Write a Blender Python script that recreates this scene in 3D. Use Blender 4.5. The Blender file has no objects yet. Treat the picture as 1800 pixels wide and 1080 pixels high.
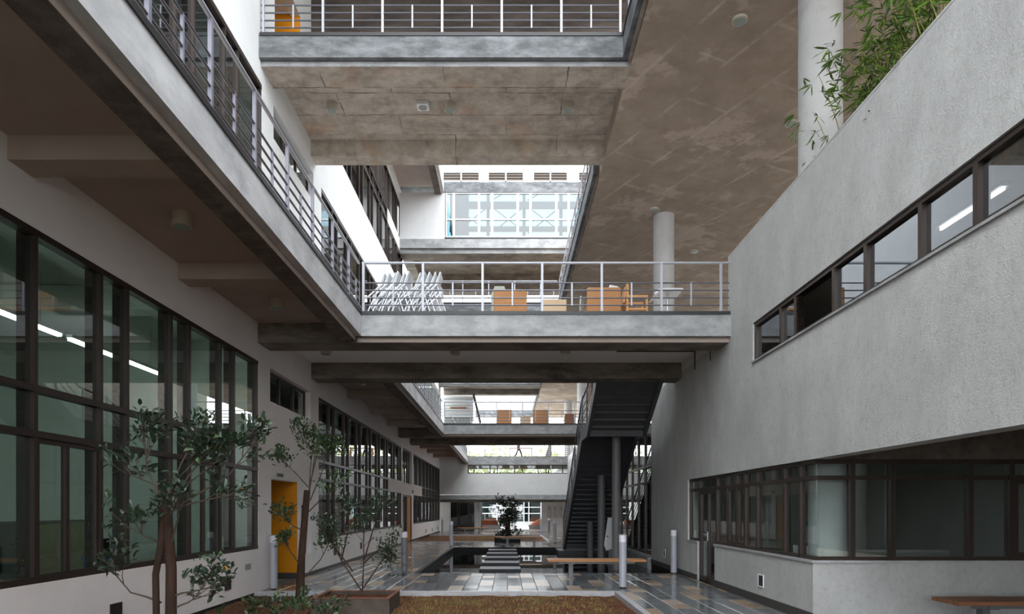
import bpy, bmesh, math, random
from mathutils import Vector, Matrix
random.seed(7)
S = bpy.context.scene
COL = S.collection
EYE, F, CX, CY = 1.6, 1200.0, 892.0, 896.0

# ---------------------------------------------------------------- camera, world, exposure
cd = bpy.data.cameras.new('camera'); cam = bpy.data.objects.new('camera', cd); COL.objects.link(cam)
cam.location = (0, 0, EYE); cam.rotation_euler = (math.pi/2, 0, 0)
cd.sensor_width = 36; cd.lens = 24; cd.shift_x = (900-CX)/1800; cd.shift_y = (CY-540)/1800
cd.clip_end = 500
S.camera = cam
w = bpy.data.worlds.new('overcast_sky'); S.world = w; w.use_nodes = True
bg = w.node_tree.nodes['Background']
bg.inputs[0].default_value = (0.92, 0.965, 1.0, 1); bg.inputs[1].default_value = 1.0
S.view_settings.view_transform = 'Standard'; S.view_settings.look = 'None'
S.view_settings.gamma = 1; S.view_settings.use_curve_mapping = False
S.view_settings.exposure = 2.75
S.cycles.max_bounces = 8; S.cycles.diffuse_bounces = 5; S.cycles.glossy_bounces = 4
S.cycles.transparent_max_bounces = 16; S.cycles.caustics_reflective = False; S.cycles.caustics_refractive = False

# ---------------------------------------------------------------- materials
def new_mat(name):
    m = bpy.data.materials.new(name); m.use_nodes = True
    return m, m.node_tree.nodes, m.node_tree.links, m.node_tree.nodes['Principled BSDF']

def c4(c): return (c[0], c[1], c[2], 1)

def plain(name, col, rough=.5, metal=0, spec=.5):
    m, n, l, b = new_mat(name)
    b.inputs['Base Color'].default_value = c4(col); b.inputs['Roughness'].default_value = rough
    b.inputs['Metallic'].default_value = metal; b.inputs['Specular IOR Level'].default_value = spec
    return m

def noise_node(n, l, coord, scale, detail=6, rough=.6, stretch=None, rot=None):
    mp = n.new('ShaderNodeMapping')
    l.new(coord, mp.inputs[0])
    if stretch: mp.inputs['Scale'].default_value = stretch
    if rot: mp.inputs['Rotation'].default_value = (0, 0, rot)
    t = n.new('ShaderNodeTexNoise'); t.inputs['Scale'].default_value = scale
    t.inputs['Detail'].default_value = detail; t.inputs['Roughness'].default_value = rough
    l.new(mp.outputs[0], t.inputs[0])
    return t.outputs[0]

def ramp(n, l, src, stops):
    r = n.new('ShaderNodeValToRGB'); e = r.color_ramp.elements
    while len(e) < len(stops): e.new(.5)
    for k, (p, c) in enumerate(stops): e[k].position = p; e[k].color = c4(c) if not isinstance(c, float) else (c, c, c, 1)
    l.new(src, r.inputs[0]); return r.outputs[0]

def mix(n, l, fac, a, b, mode='MIX'):
    x = n.new('ShaderNodeMix'); x.data_type = 'RGBA'; x.blend_type = mode
    for s, v in ((x.inputs[0], fac), (x.inputs[6], a), (x.inputs[7], b)):
        if hasattr(v, 'links'): l.new(v, s)
        elif isinstance(v, (int, float)): s.default_value = v
        else: s.default_value = c4(v)
    return x.outputs[2]

def bump(n, l, b, h, strength, dist=.02):
    u = n.new('ShaderNodeBump'); u.inputs['Strength'].default_value = strength; u.inputs['Distance'].default_value = dist
    l.new(h, u.inputs['Height']); l.new(u.outputs[0], b.inputs['Normal'])

def mottled(name, c1, c2, scale=2, rough=.8, bstr=.2, bscale=40, stain=None, stain_scale=1.2, stretch=None, lo=.35, hi=.68, stain_lo=.55, stain_hi=.75, spec=.3):
    m, n, l, b = new_mat(name)
    co = n.new('ShaderNodeTexCoord').outputs['Object']
    c = ramp(n, l, noise_node(n, l, co, scale, 8, .65, stretch), [(lo, c1), (hi, c2)])
    if stain:
        f = ramp(n, l, noise_node(n, l, co, stain_scale, 7, .7, stretch), [(stain_lo, 0.0), (stain_hi, 1.0)])
        c = mix(n, l, f, c, stain)
    l.new(c, b.inputs['Base Color']); b.inputs['Roughness'].default_value = rough; b.inputs['Specular IOR Level'].default_value = spec
    if bstr: bump(n, l, b, noise_node(n, l, co, bscale, 4, .6), bstr)
    return m

def jointed(name, c1, c2, scale, joint, jw, size, rot=0, rough=.85, stain=None, stain_scale=.8, sl=.52, sh=.72, jf=1.0):
    """cast surface with the faint lines of its formwork sheets"""
    m, n, l, b = new_mat(name)
    co = n.new('ShaderNodeTexCoord').outputs['Object']
    c = ramp(n, l, noise_node(n, l, co, scale, 9, .68), [(.3, c1), (.7, c2)])
    if stain:
        f = ramp(n, l, noise_node(n, l, co, stain_scale, 8, .7), [(sl, 0.0), (sh, 1.0)])
        c = mix(n, l, f, c, stain)
    mp = n.new('ShaderNodeMapping'); mp.inputs['Rotation'].default_value = (0, 0, rot); l.new(co, mp.inputs[0])
    br = n.new('ShaderNodeTexBrick'); br.offset = .5
    br.inputs['Color1'].default_value = (0, 0, 0, 1); br.inputs['Color2'].default_value = (0, 0, 0, 1); br.inputs['Mortar'].default_value = (1, 1, 1, 1)
    br.inputs['Scale'].default_value = 1; br.inputs['Mortar Size'].default_value = jw; br.inputs['Mortar Smooth'].default_value = .6
    br.inputs['Brick Width'].default_value = size[0]; br.inputs['Row Height'].default_value = size[1]
    # wobble the joints a little
    wob = n.new('ShaderNodeVectorMath'); wob.operation = 'MULTIPLY_ADD'
    nz = n.new('ShaderNodeTexNoise'); nz.inputs['Scale'].default_value = 3
    l.new(co, nz.inputs[0]); l.new(nz.outputs[1], wob.inputs[0]); wob.inputs[1].default_value = (.06, .06, 0); l.new(mp.outputs[0], wob.inputs[2])
    l.new(wob.outputs[0], br.inputs[0])
    brk = ramp(n, l, noise_node(n, l, co, 1.1, 5, .7), [(.4, 0.0), (.6, 1.0)])
    f = mix(n, l, 1.0, br.outputs[0], brk, 'MULTIPLY')
    f2 = mix(n, l, jf, (0, 0, 0), f)
    c = mix(n, l, f2, c, joint)
    l.new(c, b.inputs['Base Color']); b.inputs['Roughness'].default_value = rough; b.inputs['Specular IOR Level'].default_value = .25
    bump(n, l, b, noise_node(n, l, co, 30, 5, .6), .15)
    return m

def glass(name, tint, refl=.06, boost=1.0, rough=.0, gtint=(1, 1, 1)):
    m, n, l, b = new_mat(name); n.remove(b)
    tr = n.new('ShaderNodeBsdfTransparent'); tr.inputs[0].default_value = c4(tint)
    gl = n.new('ShaderNodeBsdfGlossy'); gl.inputs[0].default_value = c4(gtint); gl.inputs['Roughness'].default_value = rough
    fr = n.new('ShaderNodeFresnel'); fr.inputs[0].default_value = 1.5
    ma = n.new('ShaderNodeMath'); ma.operation = 'MULTIPLY_ADD'; ma.inputs[1].default_value = boost; ma.inputs[2].default_value = refl; ma.use_clamp = True
    l.new(fr.outputs[0], ma.inputs[0])
    ge = n.new('ShaderNodeNewGeometry'); iv = n.new('ShaderNodeMath'); iv.operation = 'SUBTRACT'; iv.inputs[0].default_value = 1; l.new(ge.outputs['Backfacing'], iv.inputs[1])
    mu = n.new('ShaderNodeMath'); mu.operation = 'MULTIPLY'; l.new(ma.outputs[0], mu.inputs[0]); l.new(iv.outputs[0], mu.inputs[1])
    mx = n.new('ShaderNodeMixShader'); l.new(mu.outputs[0], mx.inputs[0]); l.new(tr.outputs[0], mx.inputs[1]); l.new(gl.outputs[0], mx.inputs[2])
    l.new(mx.outputs[0], n['Material Output'].inputs[0])
    return m

def emit(name, col, st):
    m, n, l, b = new_mat(name)
    b.inputs['Base Color'].default_value = c4(col); b.inputs['Emission Color'].default_value = c4(col); b.inputs['Emission Strength'].default_value = st
    return m

def timber(name, c1, c2, axis_stretch=(2, 30, 30), rough=.5):
    return mottled(name, c1, c2, 1.6, rough, .1, 20, stretch=axis_stretch, lo=.3, hi=.7)

M = {}
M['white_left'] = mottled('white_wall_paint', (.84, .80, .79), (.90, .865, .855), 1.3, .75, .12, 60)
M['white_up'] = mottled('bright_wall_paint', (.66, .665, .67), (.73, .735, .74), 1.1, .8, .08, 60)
M['plaster_right'] = mottled('rough_grey_plaster', (.43, .43, .425), (.55, .55, .545), 1.6, .9, .55, 48, stain=(.33, .325, .31), stain_scale=13, stretch=(1, 1.2, .7), lo=.3, hi=.7, stain_lo=.5, stain_hi=.9)
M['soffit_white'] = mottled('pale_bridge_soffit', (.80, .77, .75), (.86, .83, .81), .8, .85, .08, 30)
M['soffit_left'] = mottled('shaded_soffit_paint', (.40, .33, .29), (.46, .385, .335), .8, .85, .08, 30)  # white soffit paint, its shade and warm bounce put into the colour
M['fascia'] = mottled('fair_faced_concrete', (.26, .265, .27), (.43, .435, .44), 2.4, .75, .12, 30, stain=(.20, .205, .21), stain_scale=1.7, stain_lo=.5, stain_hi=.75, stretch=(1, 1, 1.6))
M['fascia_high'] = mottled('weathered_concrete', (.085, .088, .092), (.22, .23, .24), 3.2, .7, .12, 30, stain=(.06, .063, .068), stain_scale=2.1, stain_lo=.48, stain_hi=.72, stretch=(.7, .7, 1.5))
M['fascia_l'] = mottled('lit_fascia_concrete', (.44, .445, .46), (.64, .645, .66), 2.0, .75, .12, 30, stain=(.30, .305, .315), stain_scale=1.5, stain_lo=.5, stain_hi=.8, stretch=(1.6, .7, 1.6))  # fascia concrete lightened; the balcony edge's different lighting is put into the colour
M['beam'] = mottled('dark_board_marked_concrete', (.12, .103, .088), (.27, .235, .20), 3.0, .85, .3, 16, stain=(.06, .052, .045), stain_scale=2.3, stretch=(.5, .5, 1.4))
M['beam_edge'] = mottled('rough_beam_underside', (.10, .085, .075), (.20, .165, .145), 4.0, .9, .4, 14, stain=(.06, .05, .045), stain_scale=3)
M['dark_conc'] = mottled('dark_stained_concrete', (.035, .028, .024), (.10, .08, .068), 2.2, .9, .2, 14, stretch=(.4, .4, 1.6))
M['soffit_right'] = jointed('brown_soffit_plaster', (.285, .225, .175), (.40, .325, .265), 1.7, (.53, .455, .39), .05, (2.44, 1.22), rot=math.radians(63), stain=(.455, .375, .315), stain_scale=.55, sl=.53, sh=.58, jf=.75)
M['coffer'] = jointed('stained_coffer_concrete', (.26, .22, .18), (.56, .50, .43), 2.6, (.08, .07, .06), .02, (2.45, .82), rot=0, stain=(.46, .29, .19), stain_scale=.7, sl=.54, sh=.72, jf=.9)
M['frame'] = plain('dark_bronze_aluminium', (.038, .026, .022), .4, .3)
M['frame_r'] = plain('dark_brown_aluminium', (.045, .032, .026), .4, .3)
M['frame_white'] = plain('white_aluminium', (.75, .77, .78), .4)
M['rail'] = plain('grey_painted_steel', (.13, .13, .155), .4, .3)
M['rail_w'] = plain('pale_painted_steel', (.40, .41, .455), .4, .2)
M['rail_m'] = plain('mid_grey_painted_steel', (.24, .24, .29), .4, .2)
M['louvre'] = plain('brown_louvre', (.10, .075, .06), .6)
M['black'] = plain('black_steel', (.02, .02, .022), .45)
M['stair'] = mottled('charcoal_steel_paint', (.075, .075, .082), (.10, .10, .108), 3, .55, 0)
M['stair_col'] = plain('grey_column_paint', (.16, .155, .16), .5)
M['glass_left'] = glass('tinted_green_glass', (.64, .71, .675), .05, 1.0)
M['glass_up'] = glass('tinted_blue_glass', (.45, .55, .56), .10, 1.1)
M['glass_right'] = glass('clear_grey_glass', (.84, .88, .87), .03, .9)
M['glass_strip'] = glass('reflective_strip_glass', (.35, .38, .40), .26, 1.1, gtint=(.72, .76, .80))
M['glass_sky'] = glass('pale_teal_glass', (.25, .365, .40), .05, 1.0)
M['water'] = plain('dark_pool_water', (.006, .007, .008), .015, 0, .9)
M['pool'] = plain('black_pool_lining', (.006, .006, .007), .5, 0, .15)
M['granite'] = mottled('black_granite', (.018, .019, .023), (.038, .04, .048), 12, .45, .05, 60)
M['kerb'] = mottled('grey_kerb_stone', (.36, .36, .38), (.48, .48, .50), 6, .4, .1, 30)
M['joint'] = plain('dark_mortar', (.09, .088, .085), .6)
M['soil'] = mottled('red_soil', (.075, .021, .010), (.15, .040, .018), 9, .95, .8, 60, stain=(.13, .085, .03), stain_scale=1.1, stain_lo=.45, stain_hi=.7)
M['grass'] = mottled('dry_grass', (.20, .15, .05), (.40, .29, .11), 2, .8, 0)
M['rust'] = mottled('rust_brown_rim', (.15, .06, .035), (.24, .11, .07), 8, .8, .1, 30)
M['planter'] = mottled('weathered_brown_planter', (.07, .055, .045), (.12, .095, .08), 5, .8, .2, 30)
M['col'] = mottled('smooth_column_concrete', (.50, .50, .50), (.62, .62, .62), 1.5, .7, .12, 20, stain=(.44, .44, .43), stain_scale=2)
M['orange'] = mottled('orange_paint', (.62, .23, .004), (.66, .25, .006), 2, .5, 0)
M['bollard'] = plain('silver_grey_bollard', (.40, .41, .46), .45, .1)
M['bollard_d'] = plain('shaded_grey_bollard', (.17, .17, .19), .45, .1)  # same bollard grey with shade put into the colour
M['lens'] = plain('frosted_bollard_lens', (.72, .72, .78), .3)
M['bench'] = timber('oiled_bench_timber', (.34, .15, .055), (.52, .26, .11), (2, 30, 30))
M['bench_d'] = timber('dark_bench_timber', (.20, .085, .04), (.32, .14, .07), (2, 30, 30))
M['steel_leg'] = plain('grey_bench_steel', (.16, .165, .17), .45, .3)
M['wicker'] = mottled('orange_wicker', (.34, .155, .06), (.52, .27, .12), 60, .6, .5, 90, stretch=(3, 3, .6))
M['card'] = mottled('pale_tan_wicker', (.50, .36, .235), (.60, .45, .31), 3, .7, .1, 30)
M['chairwood'] = timber('orange_beech', (.46, .22, .075), (.60, .32, .13), (20, 20, 3))
M['chairslat'] = timber('pale_slat_timber', (.70, .42, .20), (.85, .60, .36), (20, 20, 3))
M['plastic'] = plain('white_chair_plastic', (.72, .74, .77), .35)
M['tube'] = plain('pale_chair_tube', (.55, .57, .60), .3, .5)
M['cushion'] = plain('grey_green_cushion', (.36, .38, .34), .8)
M['light_body'] = plain('cream_light_housing', (.50, .46, .38), .5)
M['light_lens'] = plain('grey_light_lens', (.30, .36, .32), .2)
M['leaf'] = mottled('dark_green_leaf', (.016, .034, .02), (.036, .062, .034), 6, .35, 0, spec=.6)
M['leaf_l'] = mottled('mid_green_leaf', (.035, .075, .028), (.075, .13, .048), 6, .4, 0, spec=.5)
M['leaf_b'] = mottled('bamboo_leaf', (.045, .11, .014), (.17, .26, .035), 4, .45, 0)
M['leaf_y'] = plain('yellowed_leaf', (.45, .20, .04), .5)
M['leaf_far'] = mottled('pale_backlit_foliage', (.42, .46, .22), (.70, .70, .44), 1.2, .8, 0)  # backlight on the far crowns is put into the leaf colour
M['bark'] = mottled('red_brown_bark', (.035, .02, .014), (.075, .04, .028), 8, .9, .4, 30, stretch=(1, 1, .3))
M['twig'] = mottled('grey_twig', (.08, .062, .05), (.14, .11, .09), 10, .9, .2, 30)
M['grass_g'] = plain('green_grass', (.07, .11, .02), .7)
M['culm'] = plain('yellow_bamboo_culm', (.30, .26, .08), .4)
M['tube_light'] = emit('fluorescent_tube', (.92, 1.0, .97), 3.6)
M['tube_warm'] = emit('warm_tube', (1.0, .93, .78), 3.0)
M['room'] = mottled('office_wall_paint', (.58, .63, .60), (.64, .69, .66), 1, .8, 0)
M['carpet'] = mottled('office_floor', (.16, .15, .14), (.22, .21, .20), 4, .7, 0)
M['beige'] = mottled('beige_partition_fabric', (.52, .47, .33), (.58, .53, .38), 30, .9, .1, 80)
M['greyp'] = plain('grey_partition', (.22, .23, .22), .7)
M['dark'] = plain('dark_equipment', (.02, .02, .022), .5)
M['paper'] = plain('white_paper', (.75, .75, .74), .6)
M['blue'] = plain('blue_plastic', (.05, .22, .42), .4)
M['red'] = plain('red_extinguisher_paint', (.35, .02, .015), .35)
M['terracotta'] = mottled('terracotta_soil', (.42, .13, .06), (.55, .20, .10), 6, .9, .5, 20)
M['pale'] = mottled('pale_paving', (.60, .58, .57), (.72, .70, .69), 1, .6, .05, 20)
M['earth'] = mottled('outer_ground', (.20, .18, .13), (.28, .25, .18), .2, .95, 0)
M['skirt'] = plain('charcoal_skirting', (.05, .045, .042), .5)
M['sign'] = plain('grey_sign_plate', (.30, .30, .30), .4)
M['skin'] = plain('skin', (.28, .15, .10), .6)
M['cloth_d'] = plain('black_trousers', (.015, .015, .018), .8)
M['cloth_p'] = plain('mauve_shirt', (.22, .16, .20), .8)
M['hair'] = plain('black_hair', (.01, .009, .008), .6)
SL = [mottled('slate_tile_%s' % k, a, b_, 5, r, .06, 25, spec=.7) for k, a, b_, r in (
    ('blue', (.105, .118, .128), (.145, .159, .169), .10), ('grey', (.118, .128, .137), (.158, .168, .177), .13),
    ('pale', (.135, .146, .157), (.178, .19, .20), .16))]
TN = [mottled('tan_tile_%s' % k, a, b_, 6, r, .08, 25, spec=.5) for k, a, b_, r in (
    ('ochre', (.31, .22, .135), (.40, .295, .19), .22), ('rust', (.26, .18, .12), (.345, .25, .17), .2), ('rose', (.33, .25, .19), (.42, .33, .265), .25))]

# ---------------------------------------------------------------- mesh helpers
class B:
    def __init__(s): s.v = []; s.f = []
    def box(s, x0, x1, y0, y1, z0, z1):
        if x0 > x1: x0, x1 = x1, x0
        if y0 > y1: y0, y1 = y1, y0
        if z0 > z1: z0, z1 = z1, z0
        o = len(s.v)
        s.v += [(x0, y0, z0), (x1, y0, z0), (x1, y1, z0), (x0, y1, z0), (x0, y0, z1), (x1, y0, z1), (x1, y1, z1), (x0, y1, z1)]
        s.f += [tuple(o+i for i in q) for q in ((0, 3, 2, 1), (4, 5, 6, 7), (0, 1, 5, 4), (1, 2, 6, 5), (2, 3, 7, 6), (3, 0, 4, 7))]
        return s
    def tube(s, pts, rad, n=8, cap=True):
        pts = [Vector(p) for p in pts]
        if not isinstance(rad, (list, tuple)): rad = [rad]*len(pts)
        o = len(s.v); prev = None
        for i, p in enumerate(pts):
            d = (pts[min(i+1, len(pts)-1)] - pts[max(i-1, 0)]).normalized()
            if prev is None:
                a = d.orthogonal().normalized()
            else:
                a = (prev - d*prev.dot(d))
                a = a.normalized() if a.length > 1e-6 else d.orthogonal().normalized()
            prev = a; b = d.cross(a)
            for k in range(n):
                t = 2*math.pi*(k+.5)/n
                s.v.append(tuple(p + (a*math.cos(t)+b*math.sin(t))*rad[i]))
        for i in range(len(pts)-1):
            for k in range(n):
                q = o+i*n; k2 = (k+1) % n
                s.f.append((q+k, q+k2, q+n+k2, q+n+k))
        if cap:
            s.f.append(tuple(o+k for k in reversed(range(n)))); s.f.append(tuple(o+(len(pts)-1)*n+k for k in range(n)))
        return s
    def lathe(s, cx, cy, prof, n=20):
        o = len(s.v)
        for r, z in prof:
            for k in range(n):
                t = 2*math.pi*k/n; s.v.append((cx+r*math.cos(t), cy+r*math.sin(t), z))
        for i in range(len(prof)-1):
            for k in range(n):
                q = o+i*n; k2 = (k+1) % n
                s.f.append((q+k, q+k2, q+n+k2, q+n+k))
        s.f.append(tuple(o+k for k in reversed(range(n)))); s.f.append(tuple(o+(len(prof)-1)*n+k for k in range(n)))
        return s
    def prism(s, poly, axis, a0, a1):
        """poly of 2-D points extruded along axis (0=x: (y,z), 1=y: (x,z), 2=z: (x,y))"""
        o = len(s.v); n = len(poly)
        for a in (a0, a1):
            for p, q in poly:
                s.v.append({0: (a, p, q), 1: (p, a, q), 2: (p, q, a)}[axis])
        s.f.append(tuple(o+k for k in range(n))); s.f.append(tuple(o+n+k for k in reversed(range(n))))
        for k in range(n):
            k2 = (k+1) % n; s.f.append((o+k, o+n+k, o+n+k2, o+k2))
        return s
    def mesh(s, name, m, smooth=False):
        me = bpy.data.meshes.new(name); me.from_pydata(s.v, [], s.f)
        bm = bmesh.new(); bm.from_mesh(me); bmesh.ops.recalc_face_normals(bm, faces=bm.faces); bm.to_mesh(me); bm.free()
        me.materials.append(m)
        if smooth:
            me.polygons.foreach_set('use_smooth', [True]*len(me.polygons))
            try: me.set_sharp_from_angle(angle=math.radians(40))
            except Exception: pass
        return me

def link(name, me, parent=None, loc=None, rot=None, scale=None):
    o = bpy.data.objects.new(name, me); COL.objects.link(o)
    if parent is not None: o.parent = parent
    if loc is not None: o.location = loc
    if rot is not None: o.rotation_euler = rot
    if scale is not None: o.scale = scale
    return o
def obj(name, b, m, parent=None, smooth=False, bevel=0):
    o = link(name, b.mesh(name, m, smooth), parent)
    if bevel:
        md = o.modifiers.new('bevel', 'BEVEL'); md.width = bevel; md.segments = 2; md.limit_method = 'ANGLE'
    return o
def tag(o, label, cat, group=None):
    o['label'] = label; o['category'] = cat
    if group: o['group'] = group
    return o
def thing(name, label, cat, loc=(0, 0, 0), rz=0, group=None):
    o = bpy.data.objects.new(name, None); COL.objects.link(o); o.location = loc; o.rotation_euler = (0, 0, rz); o.empty_display_size = .2
    return tag(o, label, cat, group)
def struct(name, b, m, parent=None, smooth=False):
    o = obj(name, b, m, parent, smooth)
    if parent is None: o['kind'] = 'structure'
    return o
def sgroup(name, loc=(0, 0, 0)):
    o = bpy.data.objects.new(name, None); COL.objects.link(o); o.location = loc; o['kind'] = 'structure'; return o
def copy_tree(o, parent=None):
    c = o.copy(); COL.objects.link(c); c.parent = parent
    for ch in list(o.children): copy_tree(ch, c)
    return c
_cache = {}
def cbox(key_name, sx, sy, sz, m):
    """shared box mesh, origin at its min corner"""
    k = (key_name, round(sx, 4), round(sy, 4), round(sz, 4), m.name)
    if k not in _cache: _cache[k] = B().box(0, sx, 0, sy, 0, sz).mesh(key_name, m)
    return _cache[k]
def pbox(name, x0, x1, y0, y1, z0, z1, m, parent=None):
    """a box piece sharing its mesh with equal pieces"""
    return link(name, cbox(name, x1-x0, y1-y0, z1-z0, m), parent, (x0, y0, z0))

# ---------------------------------------------------------------- levels
XL, XU, XR = -4.85, -4.78, 4.30
H = 5.36                        # floor to floor
SILL, R1, R2, HEAD = .834, 2.38, 2.85, 4.49
XB = -2.81                      # edge of the left balcony
XG = 2.22                       # edge of the right gallery
BR = [(-4.0, .5), (13.12, 17.65), (30.19, 34.7)]   # bridges
UW, UN = 1.138, .569
WA = (3.06, 13.30); WB = (17.53, 31.19); WC = (35.20, 48.86)

# ---------------------------------------------------------------- left facade walls
def left_wall(name, X, z0, base, m, ground=False, top=None, stop=99):
    t = .22; b = B(); z1 = z0 + H if top is None else top
    s, h = z0+SILL, z0+HEAD
    b.box(X-t, X, -4, WA[0], z0, z1)
    for (a, c) in (WA, WB, WC):
        if a > stop: continue
        b.box(X-t, X, a, c, z0, s); b.box(X-t, X, a, c, h, z1)
    # bay between windows, with a high window; at ground a door and a low window
    for k, (a, c) in enumerate(((WA[1], WB[0]), (WB[1], WC[0]))):
        if a > stop: continue
        if k == 0:
            b.box(X-t, X, a, 13.95, z0, z1); b.box(X-t, X, 16.82, c, z0+1.7, z1)
            b.box(X-t, X, 13.95, 16.82, h, z1)
            if ground or z0 > 8:
                b.box(X-t, X, 13.95, 14.02, z0, z0+3.81); b.box(X-t, X, 14.02, 15.77, z0+2.23, z0+3.81); b.box(X-t, X, 15.77, 16.05, z0, z0+3.81)
            if z0 > 8:
                b.box(X-t, X, 16.05, 16.82, z0, z0+3.81); b.box(X-t, X, 16.82, c, z0, z0+1.7)
            elif ground:
                b.box(X-t, X, 16.05, 16.82, 1.70, 3.81); b.box(X-t, X, 16.05, 16.88, 0, .52); b.box(X-t, X, 16.88, c, 0, 1.70)
                b.box(X-t, X, 16.82, 16.88, 1.699, 1.72)
            else:
                b.box(X-t, X, 13.95, 16.82, z0, z0+3.81); b.box(X-t, X, 16.82, c, z0, z0+1.7)
        else:
            b.box(X-t, X, a, 31.6, z0, z1); b.box(X-t, X, 34.65, c, z0, z1); b.box(X-t, X, 31.6, 34.65, h, z1)
            b.box(X-t, X, 31.6, 34.65, z0+2.30, z0+2.86)
            if not ground: b.box(X-t, X, 31.6, 34.65, z0, z0+2.30)
    if stop > 50: b.box(X-t, X, WC[1], 49.05, z0, z1)
    return struct(name, b, m)
left_wall('wall_left', XL, 0, 0, M['white_left'], True, 5.23)
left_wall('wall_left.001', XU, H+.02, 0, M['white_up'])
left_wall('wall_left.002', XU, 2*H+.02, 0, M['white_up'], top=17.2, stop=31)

nwin = [0]; Z2_ = 10.74
def curtain(X, a, c, z0, start_wide, m_glass, m_frame, spandrel=None, rows=(SILL, R1, R2, HEAD), fd=.2, casement=None):
    nwin[0] += 1
    g = sgroup('window_%d' % nwin[0])
    ys = [a]; wide = start_wide
    while ys[-1] < c - .3:
        ys.append(ys[-1] + (UW if wide else UN)); wide = not wide
    ys[-1] = c
    fw = .055
    zb, zt = z0+rows[0], z0+rows[-1]
    for i, y in enumerate(ys):
        y0 = min(max(y-fw/2, a), c-fw)
        pbox('mullion', X-fd, X-.01, y0, y0+fw, zb, zt, m_frame, g)
    for j, z in enumerate(rows):
        zz = z0+z; lo = zz if j == 0 else (zz-.07 if j == len(rows)-1 else zz-.035)
        pbox('frame_rail', X-.12, X-.004, a, c, lo, lo+.07, m_frame, g)
    for i in range(len(ys)-1):
        for j in range(len(rows)-1):
            y0, y1, q0, q1 = ys[i]+fw/2, ys[i+1]-fw/2, z0+rows[j]+.035, z0+rows[j+1]-.035
            if spandrel and len(rows) == 4 and j == 1 and spandrel[0] < (y0+y1)/2 < spandrel[1]:
                pbox('spandrel_panel', X-.1, X+.012, y0-fw/2, y1+fw/2, z0+R1-.04, z0+R2+.04, M['white_left'] if z0 == 0 else M['white_up'], g)
            else:
                pbox('pane', X-.066, X-.058, y0, y1, q0, q1, m_glass, g)
            if casement and j == 0 and (i in casement):
                cf = B(); e = .05
                ym = y0+(y1-y0)*.47
                cf.box(X-.09, X-.03, y0, y0+e, q0, q1).box(X-.09, X-.03, y1-e, y1, q0, q1).box(X-.09, X-.03, y0+e, y1-e, q0, q0+e).box(X-.09, X-.03, y0+e, y1-e, q1-e, q1)
                cf.box(X-.09, X-.03, ym-.03, ym+.03, q0+e, q1-e)
                obj('sliding_sash', cf, m_frame, g)
    return g
curtain(XL, *WA, 0, False, M['glass_left'], M['frame'], casement=(5, 9))
curtain(XL, *WB, 0, True, M['glass_left'], M['frame'], spandrel=(27.6, 32))
curtain(XL, *WC, 0, True, M['glass_left'], M['frame'], spandrel=(35, 38.8))
curtain(XU, *WA, H, False, M['glass_up'], M['frame'])
curtain(XU, *WB, H, True, M['glass_up'], M['frame'])
curtain(XU, *WB, 2*H, True, M['glass_up'], M['frame'], spandrel=(27.3, 32))
def small_window(X, y0, y1, z0, z1, n, mg, mf):
    nwin[0] += 1; g = sgroup('window_%d' % nwin[0])
    f = B(); e = .05
    f.box(X-.18, X-.13, y0, y1, z0, z0+e).box(X-.18, X-.13, y0, y1, z1-e, z1)
    f.box(X-.18, X-.13, y0, y0+e, z0+e, z1-e).box(X-.18, X-.13, y1-e, y1, z0+e, z1-e)
    obj('window_frame', f, mf, g)
    w_ = (y1-y0)/n
    for k in range(n):
        if k: pbox('mullion', X-.18, X-.12, y0+k*w_-.025, y0+k*w_+.025, z0+e, z1-e, mf, g)
        pbox('pane', X-.16, X-.152, y0+k*w_+.025, y0+(k+1)*w_-.025, z0+e, z1-e, mg, g)
for z in (0, H, 2*H): small_window(XL if z == 0 else XU, 13.95, 16.82, z+3.81, z+HEAD, 3, M['glass_left'], M['frame'])
small_window(XL, 16.05, 16.88, .52, 1.70, 1, M['glass_left'], M['frame'])
for z in (0, H): small_window(XL if z == 0 else XU, 31.6, 34.65, z+2.86, z+HEAD, 4, M['glass_left'], M['frame'])

# rooms behind the left facade
struct('floor_office', B().box(-11, XL-.22, -10, 49, -.1, .0), M['carpet'])
struct('ceiling_office', B().box(-11, XL-.2, -10, 49, 5.0, 5.36), M['room'])
struct('ceiling_upper', B().box(-11, XU-.22, -10, 49, 10.4, 10.72), M['room'])
struct('ceiling_top', B().box(-11, XU-.22, -10, 31.2, 15.7, 16.0), M['room'])
struct('wall_back_left', B().box(-11.2, -11, -10, 31.2, -.1, 17.2).box(-11.2, -11, 31.2, 49, -.1, 10.72), M['room'])
pt = B()
for y in (13.75, 32.6, 49.0): pt.box(-11, XL-.22, y, y+.15, 0, 5.0)
struct('partition_office', pt, M['room'])
pt = B()
for y in (13.6, 33.6, 48.9):
    for z in (H, 2*H):
        if z > 8 and y > 32: y = 31.0
        if not (z > 8 and y > 40): pt.box(-11, XU-.22, y, y+.15, z, z+5.0)
struct('partition_upper', pt, M['room'])
pt = B()
for y in (6.9, 10.3, 20.6, 24, 27.4, 37.6, 41): pt.box(-10.9, XL-.25, y, y+.35, 4.62, 4.99)
struct('ceiling_beam_office', pt, M['room'])
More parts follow.
